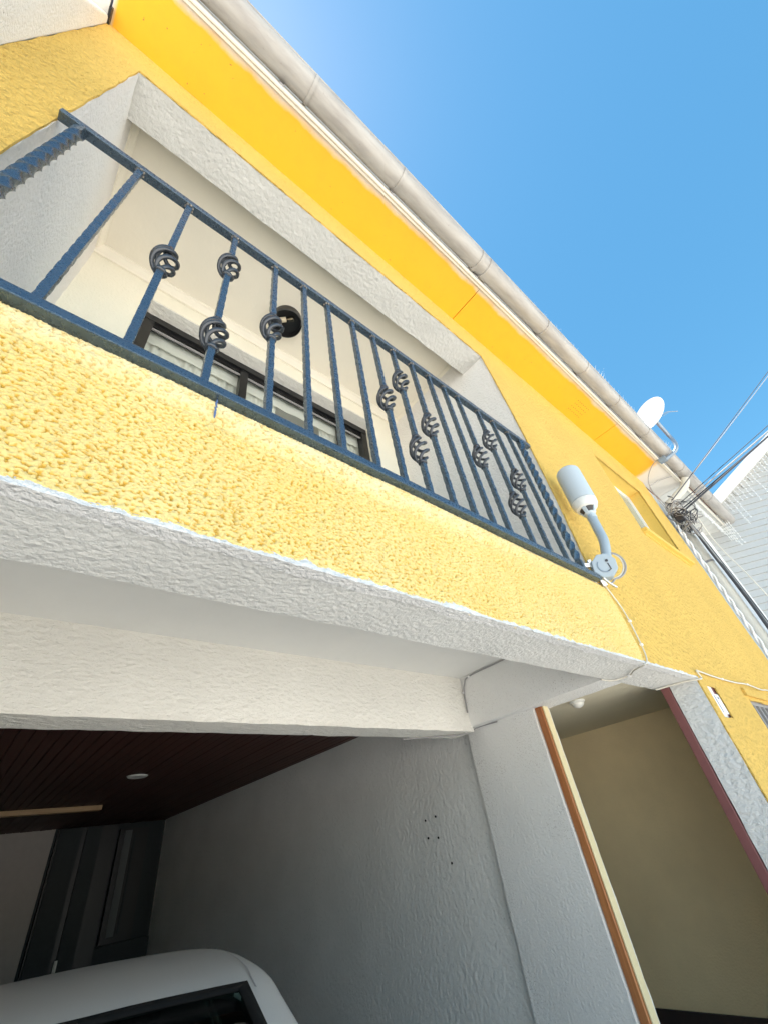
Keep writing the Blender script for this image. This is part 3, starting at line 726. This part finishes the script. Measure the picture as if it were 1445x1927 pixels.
mb = MB(); mb.lathe([(cr*1.005, 0.088), (cr*1.005, 0.088+chh-0.03), (cr*0.97, 0.088+chh-0.010), (cr*0.86, 0.088+chh)], ct, ax, 40); mb.build('canister', M['antenna'], an, smooth=0.5)
u = ax.orthogonal().normalized(); v = ax.cross(u)
mb = MB(); mb.lathe([(0.026, 0.006), (0.043, 0.039)], ct, ax, 24); mb.build('vent_slot', M['dark_vent'], cap)
for k in range(4):
    a = k*math.pi/2+0.75; d = u*math.cos(a)+v*math.sin(a); tn = u*-math.sin(a)+v*math.cos(a)
    mb = MB(); mb.hexa([ct+d*0.020-tn*0.009+ax*0.0, ct+d*0.031-tn*0.009+ax*0.0, ct+d*0.031+tn*0.009+ax*0.0, ct+d*0.020+tn*0.009+ax*0.0],
                       [ct+d*0.036-tn*0.010+ax*0.04, ct+d*0.048-tn*0.011+ax*0.04, ct+d*0.048+tn*0.011+ax*0.04, ct+d*0.036+tn*0.010+ax*0.04])
    bevel(mb.build('neck_rib', M['antenna'], cap), 0.002)
# joint housing and clamp
cb = P(3.215, 0.925, 1.43)
oct_ = [(0.062*math.cos(math.radians(a)), 0.062*math.sin(math.radians(a))) for a in range(15, 375, 45)]
hb = MB(); hx = Vector((0.86, 0.38, 0.34)).normalized(); hy = Vector((0, 0, 1)); hy = (hy-hx*hy.dot(hx)).normalized(); hn = Vector((-0.80, -0.60, 0)).normalized(); hx = hy.cross(hn).normalized()
hb.hexa([cb+hx*p[0]+hy*p[1]+hn*0.030 for p in oct_], [cb+hx*p[0]+hy*p[1]-hn*0.022 for p in oct_])
hj = bevel(hb.build('joint_housing', M['antenna_arm'], an), 0.004)
sl_ = MB(); sl_.tube([cb+hx*0.034*math.cos(a)+hy*0.034*math.sin(a)+hn*0.031 for a in np.linspace(2.4, 5.0, 14)], 0.003, 6); sl_.build('slot', M['dish_arm'], hj)
mb = MB(); cylinder_disc(mb, cb+hx*0.016+hy*0.018+hn*0.030, hn, 0.0065, 0.005, 10); mb.build('bolt', M['dark_vent'], hj)
mb = MB(); mb.tube([cb+hx*0.016+hy*0.006+hn*0.032, cb+hx*0.02-hy*0.026+hn*0.032, cb+hx*0.004-hy*0.032+hn*0.032], 0.0025, 6); mb.build('slot', M['dark_vent'], hj)
cl = MB(); 
cl.hexa([cb-hx*0.060+hy*0.055+hn*0.01, cb-hx*0.045+hy*0.055+hn*0.01, cb-hx*0.02-hy*0.085+hn*0.01, cb-hx*0.040-hy*0.085+hn*0.01],
        [cb-hx*0.060+hy*0.055-hn*0.03, cb-hx*0.045+hy*0.055-hn*0.03, cb-hx*0.02-hy*0.085-hn*0.03, cb-hx*0.040-hy*0.085-hn*0.03])
cl.build('clamp_plate', M['zinc'], an)
mb = MB(); mb.hexa([cb-hx*0.095+hy*0.048+hn*0.008, cb-hx*0.055+hy*0.040+hn*0.008, cb-hx*0.055+hy*0.020+hn*0.008, cb-hx*0.085+hy*0.028+hn*0.008],
                   [cb-hx*0.095+hy*0.048-hn*0.03, cb-hx*0.055+hy*0.040-hn*0.03, cb-hx*0.055+hy*0.020-hn*0.03, cb-hx*0.085+hy*0.028-hn*0.03]); mb.build('clamp_plate', M['zinc'], an)
mb = MB(); mb.tube([cb-hx*0.03-hy*0.05+hn*0.02, cb-hx*0.012-hy*0.075+hn*0.01, cb+hx*0.02-hy*0.10-hn*0.01], 0.006, 8); mb.build('clamp_bolt', M['zinc'], an, smooth=0.8)
# cable loop
lp = []
for k in range(20):
    a = math.radians(130-230*k/19); lp.append(cb+hx*0.040+hx*0.062*math.cos(a)*1.05+hy*(0.0+0.064*math.sin(a))-hn*0.004)
lp += [cb+hx*0.01-hy*0.075-hn*0.004, cb-hx*0.0-hy*0.08]
MB().tube(lp, 0.0052, 8).build('cable_loop', M['cable_grey'], an, smooth=0.8)
MB().tube([q+hx*-0.009+hy*0.004 for q in lp[:-2]], 0.0035, 8).build('cable_loop', M['cable_white'], an, smooth=0.8)

# cables clipped along the house
def cable(name, pts, r, mat, label, clips=(), n=6):
    t = thing(name, pts[0], label, 'cable')
    MB().tube(smooth_path(pts, n), r, 7).build('cable_sheath', mat, t, smooth=1.0)
    for c in clips:
        mb = MB(); mb.boxw(Vector(c)-Vector((0.008, 0.006, 0.005)), Vector(c)+Vector((0.008, 0.006, 0.005))); bevel(mb.build('cable_clip', M['fascia_white'], t), 0.002)
    return t
cable('wall_cable', [P(3.225,0.985,1.33), P(3.29,0.985,1.25), P(3.345,0.984,1.15), P(3.362,0.984,1.05), P(3.352,0.984,0.92), P(3.335,0.984,0.82), P(3.30,0.986,0.755), P(3.25,1.0,0.722),
      P(3.32,1.10,0.727), P(3.42,1.18,0.728), P(3.40,1.30,0.728), P(3.33,1.345,0.745)], 0.0034, M['cable_white'], 'thin pale cable running down from the antenna and under the parapet edge', [P(3.362,0.982,1.05), P(3.345,0.982,0.87), P(3.42,1.18,0.728)])
cable('wall_cable', [P(3.328,1.75,1.165), P(3.328,2.17,1.158), P(3.328,2.50,1.15), P(3.330,2.575,1.10), P(3.325,2.600,1.02), P(3.322,2.608,0.90), P(3.32,2.61,0.86)], 0.0042, M['cable_grey'],
      'grey cable bent round the inner corner under the balcony slab', [P(3.328,2.50,1.145), P(3.322,2.605,1.03)])
cable('wall_cable', [P(2.75,2.9,0.700), P(3.05,2.78,0.698), P(3.28,2.68,0.698), P(3.40,2.62,0.735), P(3.425,2.55,0.742), P(3.43,2.40,0.735)], 0.0035, M['cable_grey'],
      'short frayed cable crossing the top of the white pier', [])
cable('wall_cable', [P(4.20,1.30,0.728), P(4.26,1.10,0.73), P(4.31,0.99,0.725), P(4.36,0.983,0.74), P(4.34,0.983,0.79), P(4.40,0.983,0.795), P(4.70,0.983,0.788), P(5.01,0.983,0.787), P(5.45,0.983,0.795), P(5.85,0.972,0.808), P(6.4,0.975,0.80), P(6.88,0.98,0.823), P(8.3,0.985,0.80)], 0.0045, M['cable_white'],
      'cream cable clipped along the yellow wall above the niche', [P(5.01,0.981,0.787), P(5.85,0.970,0.808)])

# ------------------------------------------------------------------ satellite dish
dcen = P(7.75, 0.17, 5.72)
dn = Vector((-0.885, 0.297, 0.35)).normalized()
dish = thing('satellite_dish', P(8.1, 0.47, 4.93), 'white oval satellite dish rising behind the gutter on a bent steel arm', 'satellite dish')
du = Vector((0, 0, 1)); du = (du-dn*du.dot(dn)).normalized(); dv = dn.cross(du).normalized()
ra, rb = 0.255, 0.215
mb = MB(); rings = 7; sg = 40
for side, off in ((1, 0.0), (-1, -0.008)):
    for i in range(rings+1):
        f_ = i/rings
        for k in range(sg):
            a = 2*math.pi*k/sg; mb.v.append(tuple(dcen+du*ra*f_*math.cos(a)+dv*rb*f_*math.sin(a)+dn*(off+0.045*(f_*f_-1))))
tot = (rings+1)*sg
for b in (0, tot):
    for i in range(rings):
        for k in range(sg):
            q = (b+i*sg+k, b+(i+1)*sg+k, b+(i+1)*sg+(k+1) % sg, b+i*sg+(k+1) % sg); mb.f.append(q if b == 0 else tuple(reversed(q)))
for k in range(sg): mb.f.append((rings*sg+k, tot+rings*sg+k, tot+rings*sg+(k+1) % sg, rings*sg+(k+1) % sg))
dish_o = mb.build('reflector', M['dish'], dish, smooth=0.8)
def on_dish(a, b, e=0.0016):
    f2 = (a/ra)**2+(b/rb)**2
    return dcen+du*a+dv*b+dn*(0.045*(f2-1)+e)
for st in ([(-0.03,-0.07),(0.05,-0.05),(-0.01,-0.03)], [(0.055,-0.02),(-0.02,0.005),(0.045,0.02)], [(-0.02,0.05),(0.04,0.035),(0.055,0.06),(0.01,0.075)], [(-0.075,-0.09),(-0.065,0.0),(-0.06,0.085)]):
    MB().tube([on_dish(*q) for q in st], 0.0035, 5).build('printed_mark', M['dish_mark'], dish_o)
bk = dcen-dn*0.075-du*0.10
mb = MB(); mb.lathe([(0.05, 0), (0.045, 0.02), (0.03, 0.045)], bk, dn, 14); mb.build('back_bracket', M['dish_arm'], dish)
pa = smooth_path([bk, P(8.10, 0.15, 5.36), P(8.14, 0.15, 5.12), P(8.12, 0.22, 4.97), P(8.08, 0.42, 4.90), P(8.05, 0.52, 4.93)], 6)
MB().tube(pa, 0.022, 12).build('mast', M['dish_arm'], dish, smooth=0.8)
bevel(MB().box(7.97, 8.13, 0.40, 0.53, 4.875, 4.925).build('mount_plate', M['dish_arm'], dish), 0.004)
l0 = dcen-du*0.02-dv*0.16
l1 = P(8.6, -0.22, 6.0)
MB().tube([dcen+dv*0.10-dn*0.05, P(8.35, -0.08, 5.95), l1], 0.006, 8).build('feed_arm', M['dish_arm'], dish)
MB().tube([dcen+dv*0.12-dn*0.05-du*.05, P(8.35, -0.08, 5.92)], 0.004, 8).build('feed_arm', M['dish_arm'], dish)

# dry grass and lint growing along the gutter lip
mb = MB(); rnd = random.Random(4)
for i in range(2600):
    x = 3.3+rnd.random()**0.9*5.2
    dens = noise.noise(Vector((x*2.3, 0, 3)))+0.5*noise.noise(Vector((x*8, 0, 1)))
    if dens < -0.25 and rnd.random() < 0.75: continue
    L = (0.025+0.085*max(0, dens+0.25)*rnd.random())*rnd.uniform(0.5, 1.5)
    p = P(x, gy-gr+0.012+rnd.random()*0.05, gz-0.01); d = Vector((rnd.gauss(0, 0.45), rnd.gauss(-0.25, 0.4), 1)).normalized(); sdv = d.orthogonal().normalized()*0.0010
    q = p+d*(0.010+L); mid = p+d*(0.005+L*0.5)+Vector((rnd.gauss(0, .003), rnd.gauss(0, .003), 0))
    mb.add([p-sdv, p+sdv, mid+sdv*0.8, mid-sdv*0.8, q], [(0,1,2,3), (3,2,4)])
tag(mb.build('dry_grass', M['dry_grass']), kind='stuff')

# ------------------------------------------------------------------ neighbouring white house at the right
nb = thing('white_house', P(11.8, 1.0, GZ), 'white sided house with a gabled wing and hanging icicle lights next door', 'house')
NX0, NX1 = XR+0.02, 12.2
MB().box(NX0, NX1, 1.06, 1.2, GZ, 4.95).build('wall', M['siding_strip'], nb)
for k in range(15):
    x = 8.60+k*0.235
    bevel(MB().box(x, x+0.222, 1.035, 1.06, GZ, 4.93).build('wall_panel', M['siding_strip'], nb), 0.004, 1)
for k in range(11):
    x = 9.31+k*0.30; MB().box(x, x+0.285, 0.555, 1.03, 4.95, 4.966).build('soffit_board', M['neighbour_soffit'], nb)
bevel(MB().box(9.31, 12.3, 0.515, 0.55, 4.91, 5.15).build('fascia', M['trim'], nb), 0.004)
dirv = Vector((0.507, -0.862, 0)); nrm = Vector((0.862, 0.507, 0)).normalized()
P0 = Vector((11.8, 1.0, 0))
def G(s, z, o=0.0):
    q = P0+dirv*s+nrm*o; return P(q.x, q.y, z)
bevel(MB().hexa([G(-0.10, GZ), G(0.06, GZ), G(0.06, GZ, 0.12), G(-0.10, GZ, 0.12)], [G(-0.10, 4.93), G(0.06, 4.93), G(0.06, 4.93, 0.12), G(-0.10, 4.93, 0.12)]).build('corner_board', M['fascia_white'], nb), 0.004)
zr = lambda s: 5.05+0.615*s          # underside of the raking eave
SE = 6.5; ph = 0.1575
mb = MB(); mb.hexa([G(0, GZ, 0.30), G(SE, GZ, 0.30), G(SE, zr(SE), 0.30), G(0, zr(0), 0.30)], [G(0, GZ, 0.36), G(SE, GZ, 0.36), G(SE, zr(SE), 0.36), G(0, zr(0), 0.36)]); mb.build('wall', M['siding'], nb)
k = 0
while True:
    z0 = -1.5+k*ph; z1 = z0+ph-0.006
    if z0 > zr(SE)-0.2: break
    s0 = 0.0 if z1 < zr(0) else (z1-5.05)/0.615
    if s0 < SE-0.1:
        mb = MB(); mb.hexa([G(s0, z0, 0.262), G(SE, z0, 0.262), G(SE, z0, 0.30), G(s0, z0, 0.30)], [G(s0, z1, 0.286), G(SE, z1, 0.286), G(SE, z1, 0.30), G(s0, z1, 0.30)]); mb.build('siding_board', M['siding'], nb)
    k += 1
mb = MB(); mb.hexa([G(-0.2, zr(-0.2), -0.02), G(SE, zr(SE), -0.02), G(SE, zr(SE), 0.30), G(-0.2, zr(-0.2), 0.30)], [G(-0.2, zr(-0.2)+0.03, -0.02), G(SE, zr(SE)+0.03, -0.02), G(SE, zr(SE)+0.03, 0.30), G(-0.2, zr(-0.2)+0.03, 0.30)]); mb.build('rake_soffit', M['neighbour_soffit'], nb)
mb = MB(); mb.hexa([G(-0.25, zr(-0.25)-0.03, -0.06), G(SE, zr(SE)-0.03, -0.06), G(SE, zr(SE)-0.03, -0.022), G(-0.25, zr(-0.25)-0.03, -0.022)], [G(-0.25, zr(-0.25)+0.27, -0.06), G(SE, zr(SE)+0.27, -0.06), G(SE, zr(SE)+0.27, -0.022), G(-0.25, zr(-0.25)+0.27, -0.022)]); mb.build('rake_board', M['fascia_white'], nb)
mb = MB(); mb.hexa([G(-0.3, zr(-0.3)+0.2, -0.02), G(SE, zr(SE)+0.2, -0.02), G(SE, zr(SE)+0.27, 6), G(-0.3, zr(-0.3)+0.27, 6)], [G(-0.3, zr(-0.3)+0.26, -0.02), G(SE, zr(SE)+0.26, -0.02), G(SE, zr(SE)+0.33, 6), G(-0.3, zr(-0.3)+0.33, 6)]); mb.build('roof', M['roof'], nb)
# downpipe of the neighbour
dp = thing('downpipe', P(9.0, 0.93, GZ), 'cream downpipe against the white strip right of the yellow wall', 'pipe')
MB().tube([P(9.0, 0.93, GZ), P(9.0, 0.93, 4.35)], 0.050, 16).build('pipe_run', M['trim'], dp, smooth=0.8)
MB().tube(smooth_path([P(9.0, 0.93, 4.35), P(9.02, 0.90, 4.55), P(9.2, 0.55, 4.80), P(9.2, 0.42, 4.98)], 6), 0.050, 16).build('pipe_bend', M['trim'], dp, smooth=0.8)
for z in (1.5, 3.2): MB().lathe([(0.055, -0.012), (0.055, 0.012)], P(9.0, 0.93, z), (0,0,1), 16).build('pipe_clip', M['cable_grey'], dp)
# twisted white conductor beside the facade edge
tc = thing('twisted_cable', P(8.66, 0.97, GZ), 'white twisted service cable hugging the right edge of the yellow wall', 'cable')
for ph_ in (0, math.pi):
    pts = []
    for k in range(220):
        z = -1.5+5.4*k/219; a = z*14+ph_; pts.append(P(8.60+0.018*math.cos(a), 0.965+0.018*math.sin(a), z))
    MB().tube(pts, 0.012, 7).build('strand', M['fascia_white'], tc, smooth=1.2)
# vertical bundle of dark cables
vb = thing('cable_bundle', P(9.6, 0.9, GZ), 'dark bundle of service cables dropping down the white strip beside the yellow wall', 'cable')
rnd = random.Random(12)
for k in range(8):
    ox = 9.15+rnd.uniform(-0.2, 0.2); pts = []
    for j in range(14):
        t = j/13; z = 4.05-5.6*t
        sp = (0.3+2.2*max(0, t-0.35))*(k-3.5)*0.075
        pts.append(P(8.75+(ox-8.75)*min(1, t*4)+sp+0.03*noise.noise(Vector((k, t*4, 0))), 0.79+0.02*noise.noise(Vector((k, 0, t*5))), z))
    MB().tube(smooth_path(pts, 4), rnd.choice((0.009, 0.012, 0.016)), 6).build('cable', rnd.choice((M['cable_dark'], M['cable_dark'], M['cable_grey'])), vb, smooth=1.0)
# tangle where the lines arrive
tg = thing('cable_tangle', P(8.6, 0.88, 4.0), 'tangled knot of coiled black wires at the top right corner of the yellow facade', 'cable tangle')
hub = P(8.62, 0.84, 4.02)
for k in range(26):
    c = hub+Vector((rnd.gauss(0.06, 0.13), rnd.gauss(-0.03, 0.05), rnd.gauss(0.02, 0.11)))
    r = rnd.uniform(0.03, 0.12); n1 = Vector((rnd.gauss(0,1), rnd.gauss(0,1), rnd.gauss(0,1))).normalized(); a1 = n1.orthogonal().normalized(); a2 = n1.cross(a1)
    pts = [c+(a1*math.cos(a)+a2*math.sin(a))*r*(1+0.25*math.sin(2.3*a+k))+n1*0.02*a/6 for a in np.linspace(0, rnd.uniform(4, 11), 26)]
    MB().tube(pts, rnd.uniform(0.0025, 0.006), 5).build('wire_loop', rnd.choice((M['cable_dark'], M['cable_dark'], M['cable_grey'])), tg, smooth=1.2)
MB().boxw(hub-Vector((0.05, 0.03, 0.05)), hub+Vector((0.03, 0.05, 0.06))).build('splice_box', M['cable_dark'], tg)
# wires over the eave to the tangle
for pts, lab in (([P(7.98,0.50,4.92), P(8.0,0.66,4.88), P(8.1,0.86,4.72), P(8.25,0.93,4.45), P(8.5,0.92,4.1)], 'thin brown wire curving from the dish mount down the unpainted soffit'),
                 ([P(8.75,0.56,4.91), P(8.62,0.80,4.90), P(8.50,0.95,4.80), P(8.52,0.93,4.5), P(8.6,0.9,4.1)], 'wire crossing the white soffit joint to the cable tangle')):
    cable('eave_wire', pts, 0.005, M['cable_grey'], lab)
# lines to the street pole
def line(a, b, r, mat, name, label, sag=0.15, grp=None):
    t = thing(name, a, label, 'cable', grp); pts = []
    for k in range(25):
        f_ = k/24; p = a.lerp(b, f_); p.z -= sag*4*f_*(1-f_); pts.append(p)
    MB().tube(pts, r, 6).build('wire', mat, t, smooth=1.2)
h1 = P(8.6, 0.88, 4.05)
for k, (bx, by, bz) in enumerate(((22.2, -15.4, 15.6), (22.3, -15.2, 15.25), (22.0, -15.6, 15.45), (22.3, -15.5, 15.95))):
    line(h1+Vector((0, 0.02*k, 0.03*k)), P(bx, by, bz), (0.011, 0.008, 0.009, 0.005)[k], M['cable_dark'] if k != 2 else M['cable_grey'], 'overhead_line', ('thickest black line of the bundle rising from the tangle past the white gable', 'black line running just below the thickest line of the bundle', 'grey line lowest in the bundle rising past the white gable', 'thinnest line on top of the bundle rising past the white gable')[k], 0.05, 'bundled overhead lines')
for k, (bx, by, bz) in enumerate(((18.0, -8.1, 14.4), (18.4, -8.0, 14.35))):
    line(P(8.55, 0.80, 4.35), P(bx, by, bz), 0.0055, M['cable_dark'] if k == 0 else M['cable_grey'], 'overhead_line', ('left, darker line of the thin pair climbing steeply into the blue sky', 'right, greyer line of the thin pair climbing steeply into the blue sky')[k], 0.03, 'steep pair of thin lines')
# icicle lights along the rake and along the eave
def icicles(name, label, anchor, drops, top):
    t = thing(name, anchor, label, 'string lights')
    MB().tube(top, 0.006, 5).build('lead_wire', M['light_wire'], t)
    for (a, L) in drops:
        mb = MB(); n = max(3, int(L/0.05)); pts = []
        for j in range(n+1):
            p = Vector(a)+Vector((0.010*noise.noise(Vector((a[0]*9, j*0.8, 0))), 0.012*noise.noise(Vector((j*0.8, a[1]*9, 0))), -L*j/n)); pts.append(p)
        mb.tube(pts, 0.0035, 5)
        for p in pts[1:]: mb.lathe([(0.002, -0.020), (0.011, -0.010), (0.010, 0.012), (0.004, 0.018)], p, (0.3, 0.2, 1), 6)
        mb.build('light_strand', M['light_wire'], t)
rnd = random.Random(5)
dr = []
s = 0.55
while s < 4.0:
    dr.append((G(s, zr(s)-0.01, -0.03), rnd.choice((0.18, 0.28, 0.4, 0.5))*rnd.uniform(0.85, 1.15))); s += 0.115
icicles('icicle_lights', 'white icicle light strands hanging from the raking eave of the white house', G(0.5, zr(0.5), -0.03), dr, [G(0.45, zr(0.45)-0.02, -0.03), G(4.2, zr(4.2)-0.02, -0.03)])
MB_ = [(P(9.9+0.11*k, 0.62, 4.90), rnd.choice((0.08, 0.12, 0.18))) for k in range(20)]
icicles('icicle_lights', 'white icicle light strands strung under the gutter toward the corner of the wing', P(9.9, 0.62, 4.9), MB_, [P(9.8, 0.62, 4.91), P(12.15, 0.62, 4.91)])
dr = [(G(0.45+0.03*k, 5.0, -0.02-0.02*k), rnd.uniform(0.2, 0.5)) for k in range(6)]
icicles('icicle_lights', 'dense clump of icicle light strands where the rake meets the gutter end', G(0.45, 5.05, -0.03), dr, [G(0.42, 5.0, -0.02), G(0.62, 5.06, -0.12)])
cable('drop_cord', [P(10.55, 0.75, 4.92), P(10.9, 0.80, 4.2), P(11.2, 0.70, 3.3), P(11.6, 0.62, 2.2)], 0.008, M['cable_white'], 'slack cream cord hanging in front of the white siding')

# ------------------------------------------------------------------ silver hatchback in the garage, tail towards the street
car_c = P(0.28, 2.4, GZ)
car = thing('parked_car', car_c, 'silver hatchback parked in the garage with its rear window toward the street', 'car')
cx, GY = 0.28*S, 0.0
# stations from tail to nose: y (plan), roof/top z (m), belt z, half width at belt (m), half width at top (m)
ST = [(0.74, 0.80, 0.76, 0.70, 0.66), (0.78, 1.04, 0.94, 0.78, 0.66), (0.88, 1.15, 0.98, 0.81, 0.645), (1.00, 1.20, 1.00, 0.82, 0.64),
      (1.55, 1.375, 1.01, 0.835, 0.62), (2.02, 1.480, 1.02, 0.845, 0.605), (2.10, 1.492, 1.02, 0.85, 0.605), (2.30, 1.504, 1.02, 0.855, 0.61), (2.55, 1.510, 1.02, 0.86, 0.615), (2.85, 1.512, 1.01, 0.86, 0.62),
      (3.2, 1.502, 1.0, 0.86, 0.62), (3.6, 1.470, 0.99, 0.86, 0.62), (4.0, 1.39, 0.98, 0.85, 0.62), (4.7, 1.14, 0.97, 0.84, 0.64), (5.1, 1.0, 0.96, 0.83, 0.64), (6.3, 0.90, 0.86, 0.80, 0.62), (6.8, 0.72, 0.70, 0.70, 0.6)]
cols = 17
def section(st):
    y, zt, zb, wb, wt = st; Y = S*(y-1); out = []
    crown = 0.030
    for (u, kind) in ((0, 't'), (0.35, 't'), (0.68, 't'), (0.86, 't'), (1.0, 't')):
        bow = 0.085 if y < 2.3 else 0.0
        out.append((wt*u, Y+bow*u*u*0.9, zt-crown*u*u-(0.018 if u == 1 else 0)))
    out.append((wt+0.028, Y+(0.08 if y < 2.3 else 0), zt-0.085*(zt-zb)/0.5-0.02))       # drip rail shoulder
    out.append((wt+(wb-wt)*0.55, Y+(0.075 if y < 2.3 else 0), zt-(zt-zb)*0.55))
    out.append((wb, Y+(0.06 if y < 2.3 else 0), zb)); out.append((wb+0.01, Y, zb-0.18 if zb > 0.5 else zb)); out.append((wb-0.02, Y, 0.40)); out.append((wb-0.06, Y, 0.24))
    return out
secs = [section(s_) for s_ in ST]; nc = len(secs[0])
def grid_faces(pred, sides=(-1, 1), off=0.0):
    mb = MB()
    for sgn in sides:
        for i in range(len(secs)-1):
            for j in range(nc-1):
                if not pred(i, j): continue
                q = [secs[i][j], secs[i][j+1], secs[i+1][j+1], secs[i+1][j]]
                pts = [(cx+sgn*p[0], p[1], p[2]) for p in q]
                if sgn < 0: pts.reverse()
                mb.quad(*pts)
    return mb
is_rear = lambda i, j: 3 <= i <= 4 and j <= 2
is_side = lambda i, j: 6 <= i <= 11 and j in (5, 6)
is_wind = lambda i, j: i == 12 and j <= 2
def weld_build(mb, name, mat, parent, sub=0, thick=0.0):
    o = mb.build(name, mat, parent)
    b = bmesh.new(); b.from_mesh(o.data); bmesh.ops.remove_doubles(b, verts=b.verts, dist=1e-4); bmesh.ops.recalc_face_normals(b, faces=b.faces); b.to_mesh(o.data); b.free()
    o.data.shade_smooth(); o.data.set_sharp_from_angle(angle=0.9)
    if sub: md = o.modifiers.new('sub', 'SUBSURF'); md.levels = sub; md.render_levels = sub; md.boundary_smooth = 'PRESERVE_CORNERS'
    if thick: md = o.modifiers.new('solid', 'SOLIDIFY'); md.thickness = thick; md.offset = -1
    return o
body = grid_faces(lambda i, j: not (is_rear(i, j) or is_side(i, j) or is_wind(i, j)))
tail = [(cx+sgn*p[0], p[1], p[2]) for sgn in (1,) for p in secs[0]]
for i_ in (0, len(secs)-1):
    for j in range(nc-1):
        a, b = secs[i_][j], secs[i_][j+1]; body.quad((cx+a[0], a[1], a[2]), (cx+b[0], b[1], b[2]), (cx-b[0], b[1], b[2]), (cx-a[0], a[1], a[2]))
body_o = weld_build(body, 'body', M['car'], car, 2, 0.012)
def rimmed(pred, sides, name, sub):     # dark rubber rim and the glass inside it, from one skin
    for part in ('rim', 'glass'):
        o = weld_build(grid_faces(pred, sides), 'window_seal' if part == 'rim' else name, M['rubber'] if part == 'rim' else M['car_glass'], car, 0)
        b = bmesh.new(); b.from_mesh(o.data)
        bmesh.ops.subdivide_edges(b, edges=b.edges, cuts=2, use_grid_fill=True, smooth=0.6)
        res = bmesh.ops.inset_region(b, faces=b.faces, thickness=0.024, use_boundary=True, use_even_offset=True)
        ring = set(res['faces']); kill = [f for f in b.faces if (f in ring) != (part == 'rim')]
        bmesh.ops.delete(b, geom=kill, context='FACES'); b.to_mesh(o.data); b.free()
        md = o.modifiers.new('solid', 'SOLIDIFY'); md.thickness = 0.006; md.offset = 0.6 if part == 'rim' else -1
        o.data.shade_smooth(); o.data.set_sharp_from_angle(angle=0.9)
rimmed(is_rear, (-1, 1), 'rear_window', 2)
for sgn in (-1, 1): weld_build(grid_faces(is_side, (sgn,)), 'side_window', M['car_glass'], car, 1, 0.004)
weld_build(grid_faces(is_wind), 'windscreen', M['car_glass'], car, 1, 0.004)
# black seal round the rear window, drip rails, wiper, lights, bumper, wheels, seats
def cpt(i, j, sgn=1, dz=0.004):
    p = secs[i][j]; return Vector((cx+sgn*p[0], p[1]-0.003, p[2]+dz))
def hug(o, off=0.002):                  # lay a strip onto the car's skin
    md = o.modifiers.new('hug', 'SHRINKWRAP'); md.target = body_o; md.wrap_method = 'NEAREST_SURFACEPOINT'; md.wrap_mode = 'ABOVE_SURFACE'; md.offset = off
for sgn in (-1, 1): hug(MB().tube(smooth_path([cpt(i, 3, sgn, 0.004)+Vector((sgn*0.025, 0, 0)) for i in range(5, 12)], 4), 0.003, 8).build('roof_channel', M['cable_grey'], car, smooth=1.2), 0.0015)
for sgn in (-1, 1):
    mb = MB(); mb.boxw((cx+sgn*0.60, -0.175, 0.72), (cx+sgn*0.77, -0.08, 0.95)); bevel(mb.build('tail_light', M['red_lens'], car), 0.02, 3)
mb = MB(); mb.boxw((cx-0.76, -0.215, 0.42), (cx+0.76, -0.09, 0.62)); bevel(mb.build('rear_bumper', M['car'], car), 0.03, 3)
for wy in (1.95, 5.7):
    for sgn in (-1, 1):
        wc = Vector((cx+sgn*0.74, S*(wy-1), 0.30)); mb = MB(); mb.lathe([(0.19, -0.09), (0.29, -0.095), (0.305, -0.07), (0.305, 0.07), (0.29, 0.095), (0.19, 0.09)], wc, (1,0,0), 32); wh = mb.build('wheel', M['rubber'], car, smooth=0.7)
        mb = MB(); mb.lathe([(0.185, -0.07), (0.185, 0.07), (0.06, 0.085), (0.02, 0.09)], wc, (sgn,0,0), 24); mb.build('rim', M['zinc'], wh, smooth=0.6)
for sgn in (-1, 1):
    for yy_ in (2.5, 3.9):
        mb = MB(); mb.boxw((cx+sgn*0.14, S*(yy_-1), 0.45), (cx+sgn*0.58, S*(yy_-1)+0.14, 1.02)); mb.boxw((cx+sgn*0.26, S*(yy_-1)+0.02, 1.05), (cx+sgn*0.46, S*(yy_-1)+0.12, 1.20)); bevel(mb.build('seat', M['seats'], car), 0.03, 3)

car.rotation_euler.z = -0.21                     # parked a little askew
car.location += Vector((-0.01*S, 0.06*S, 0))
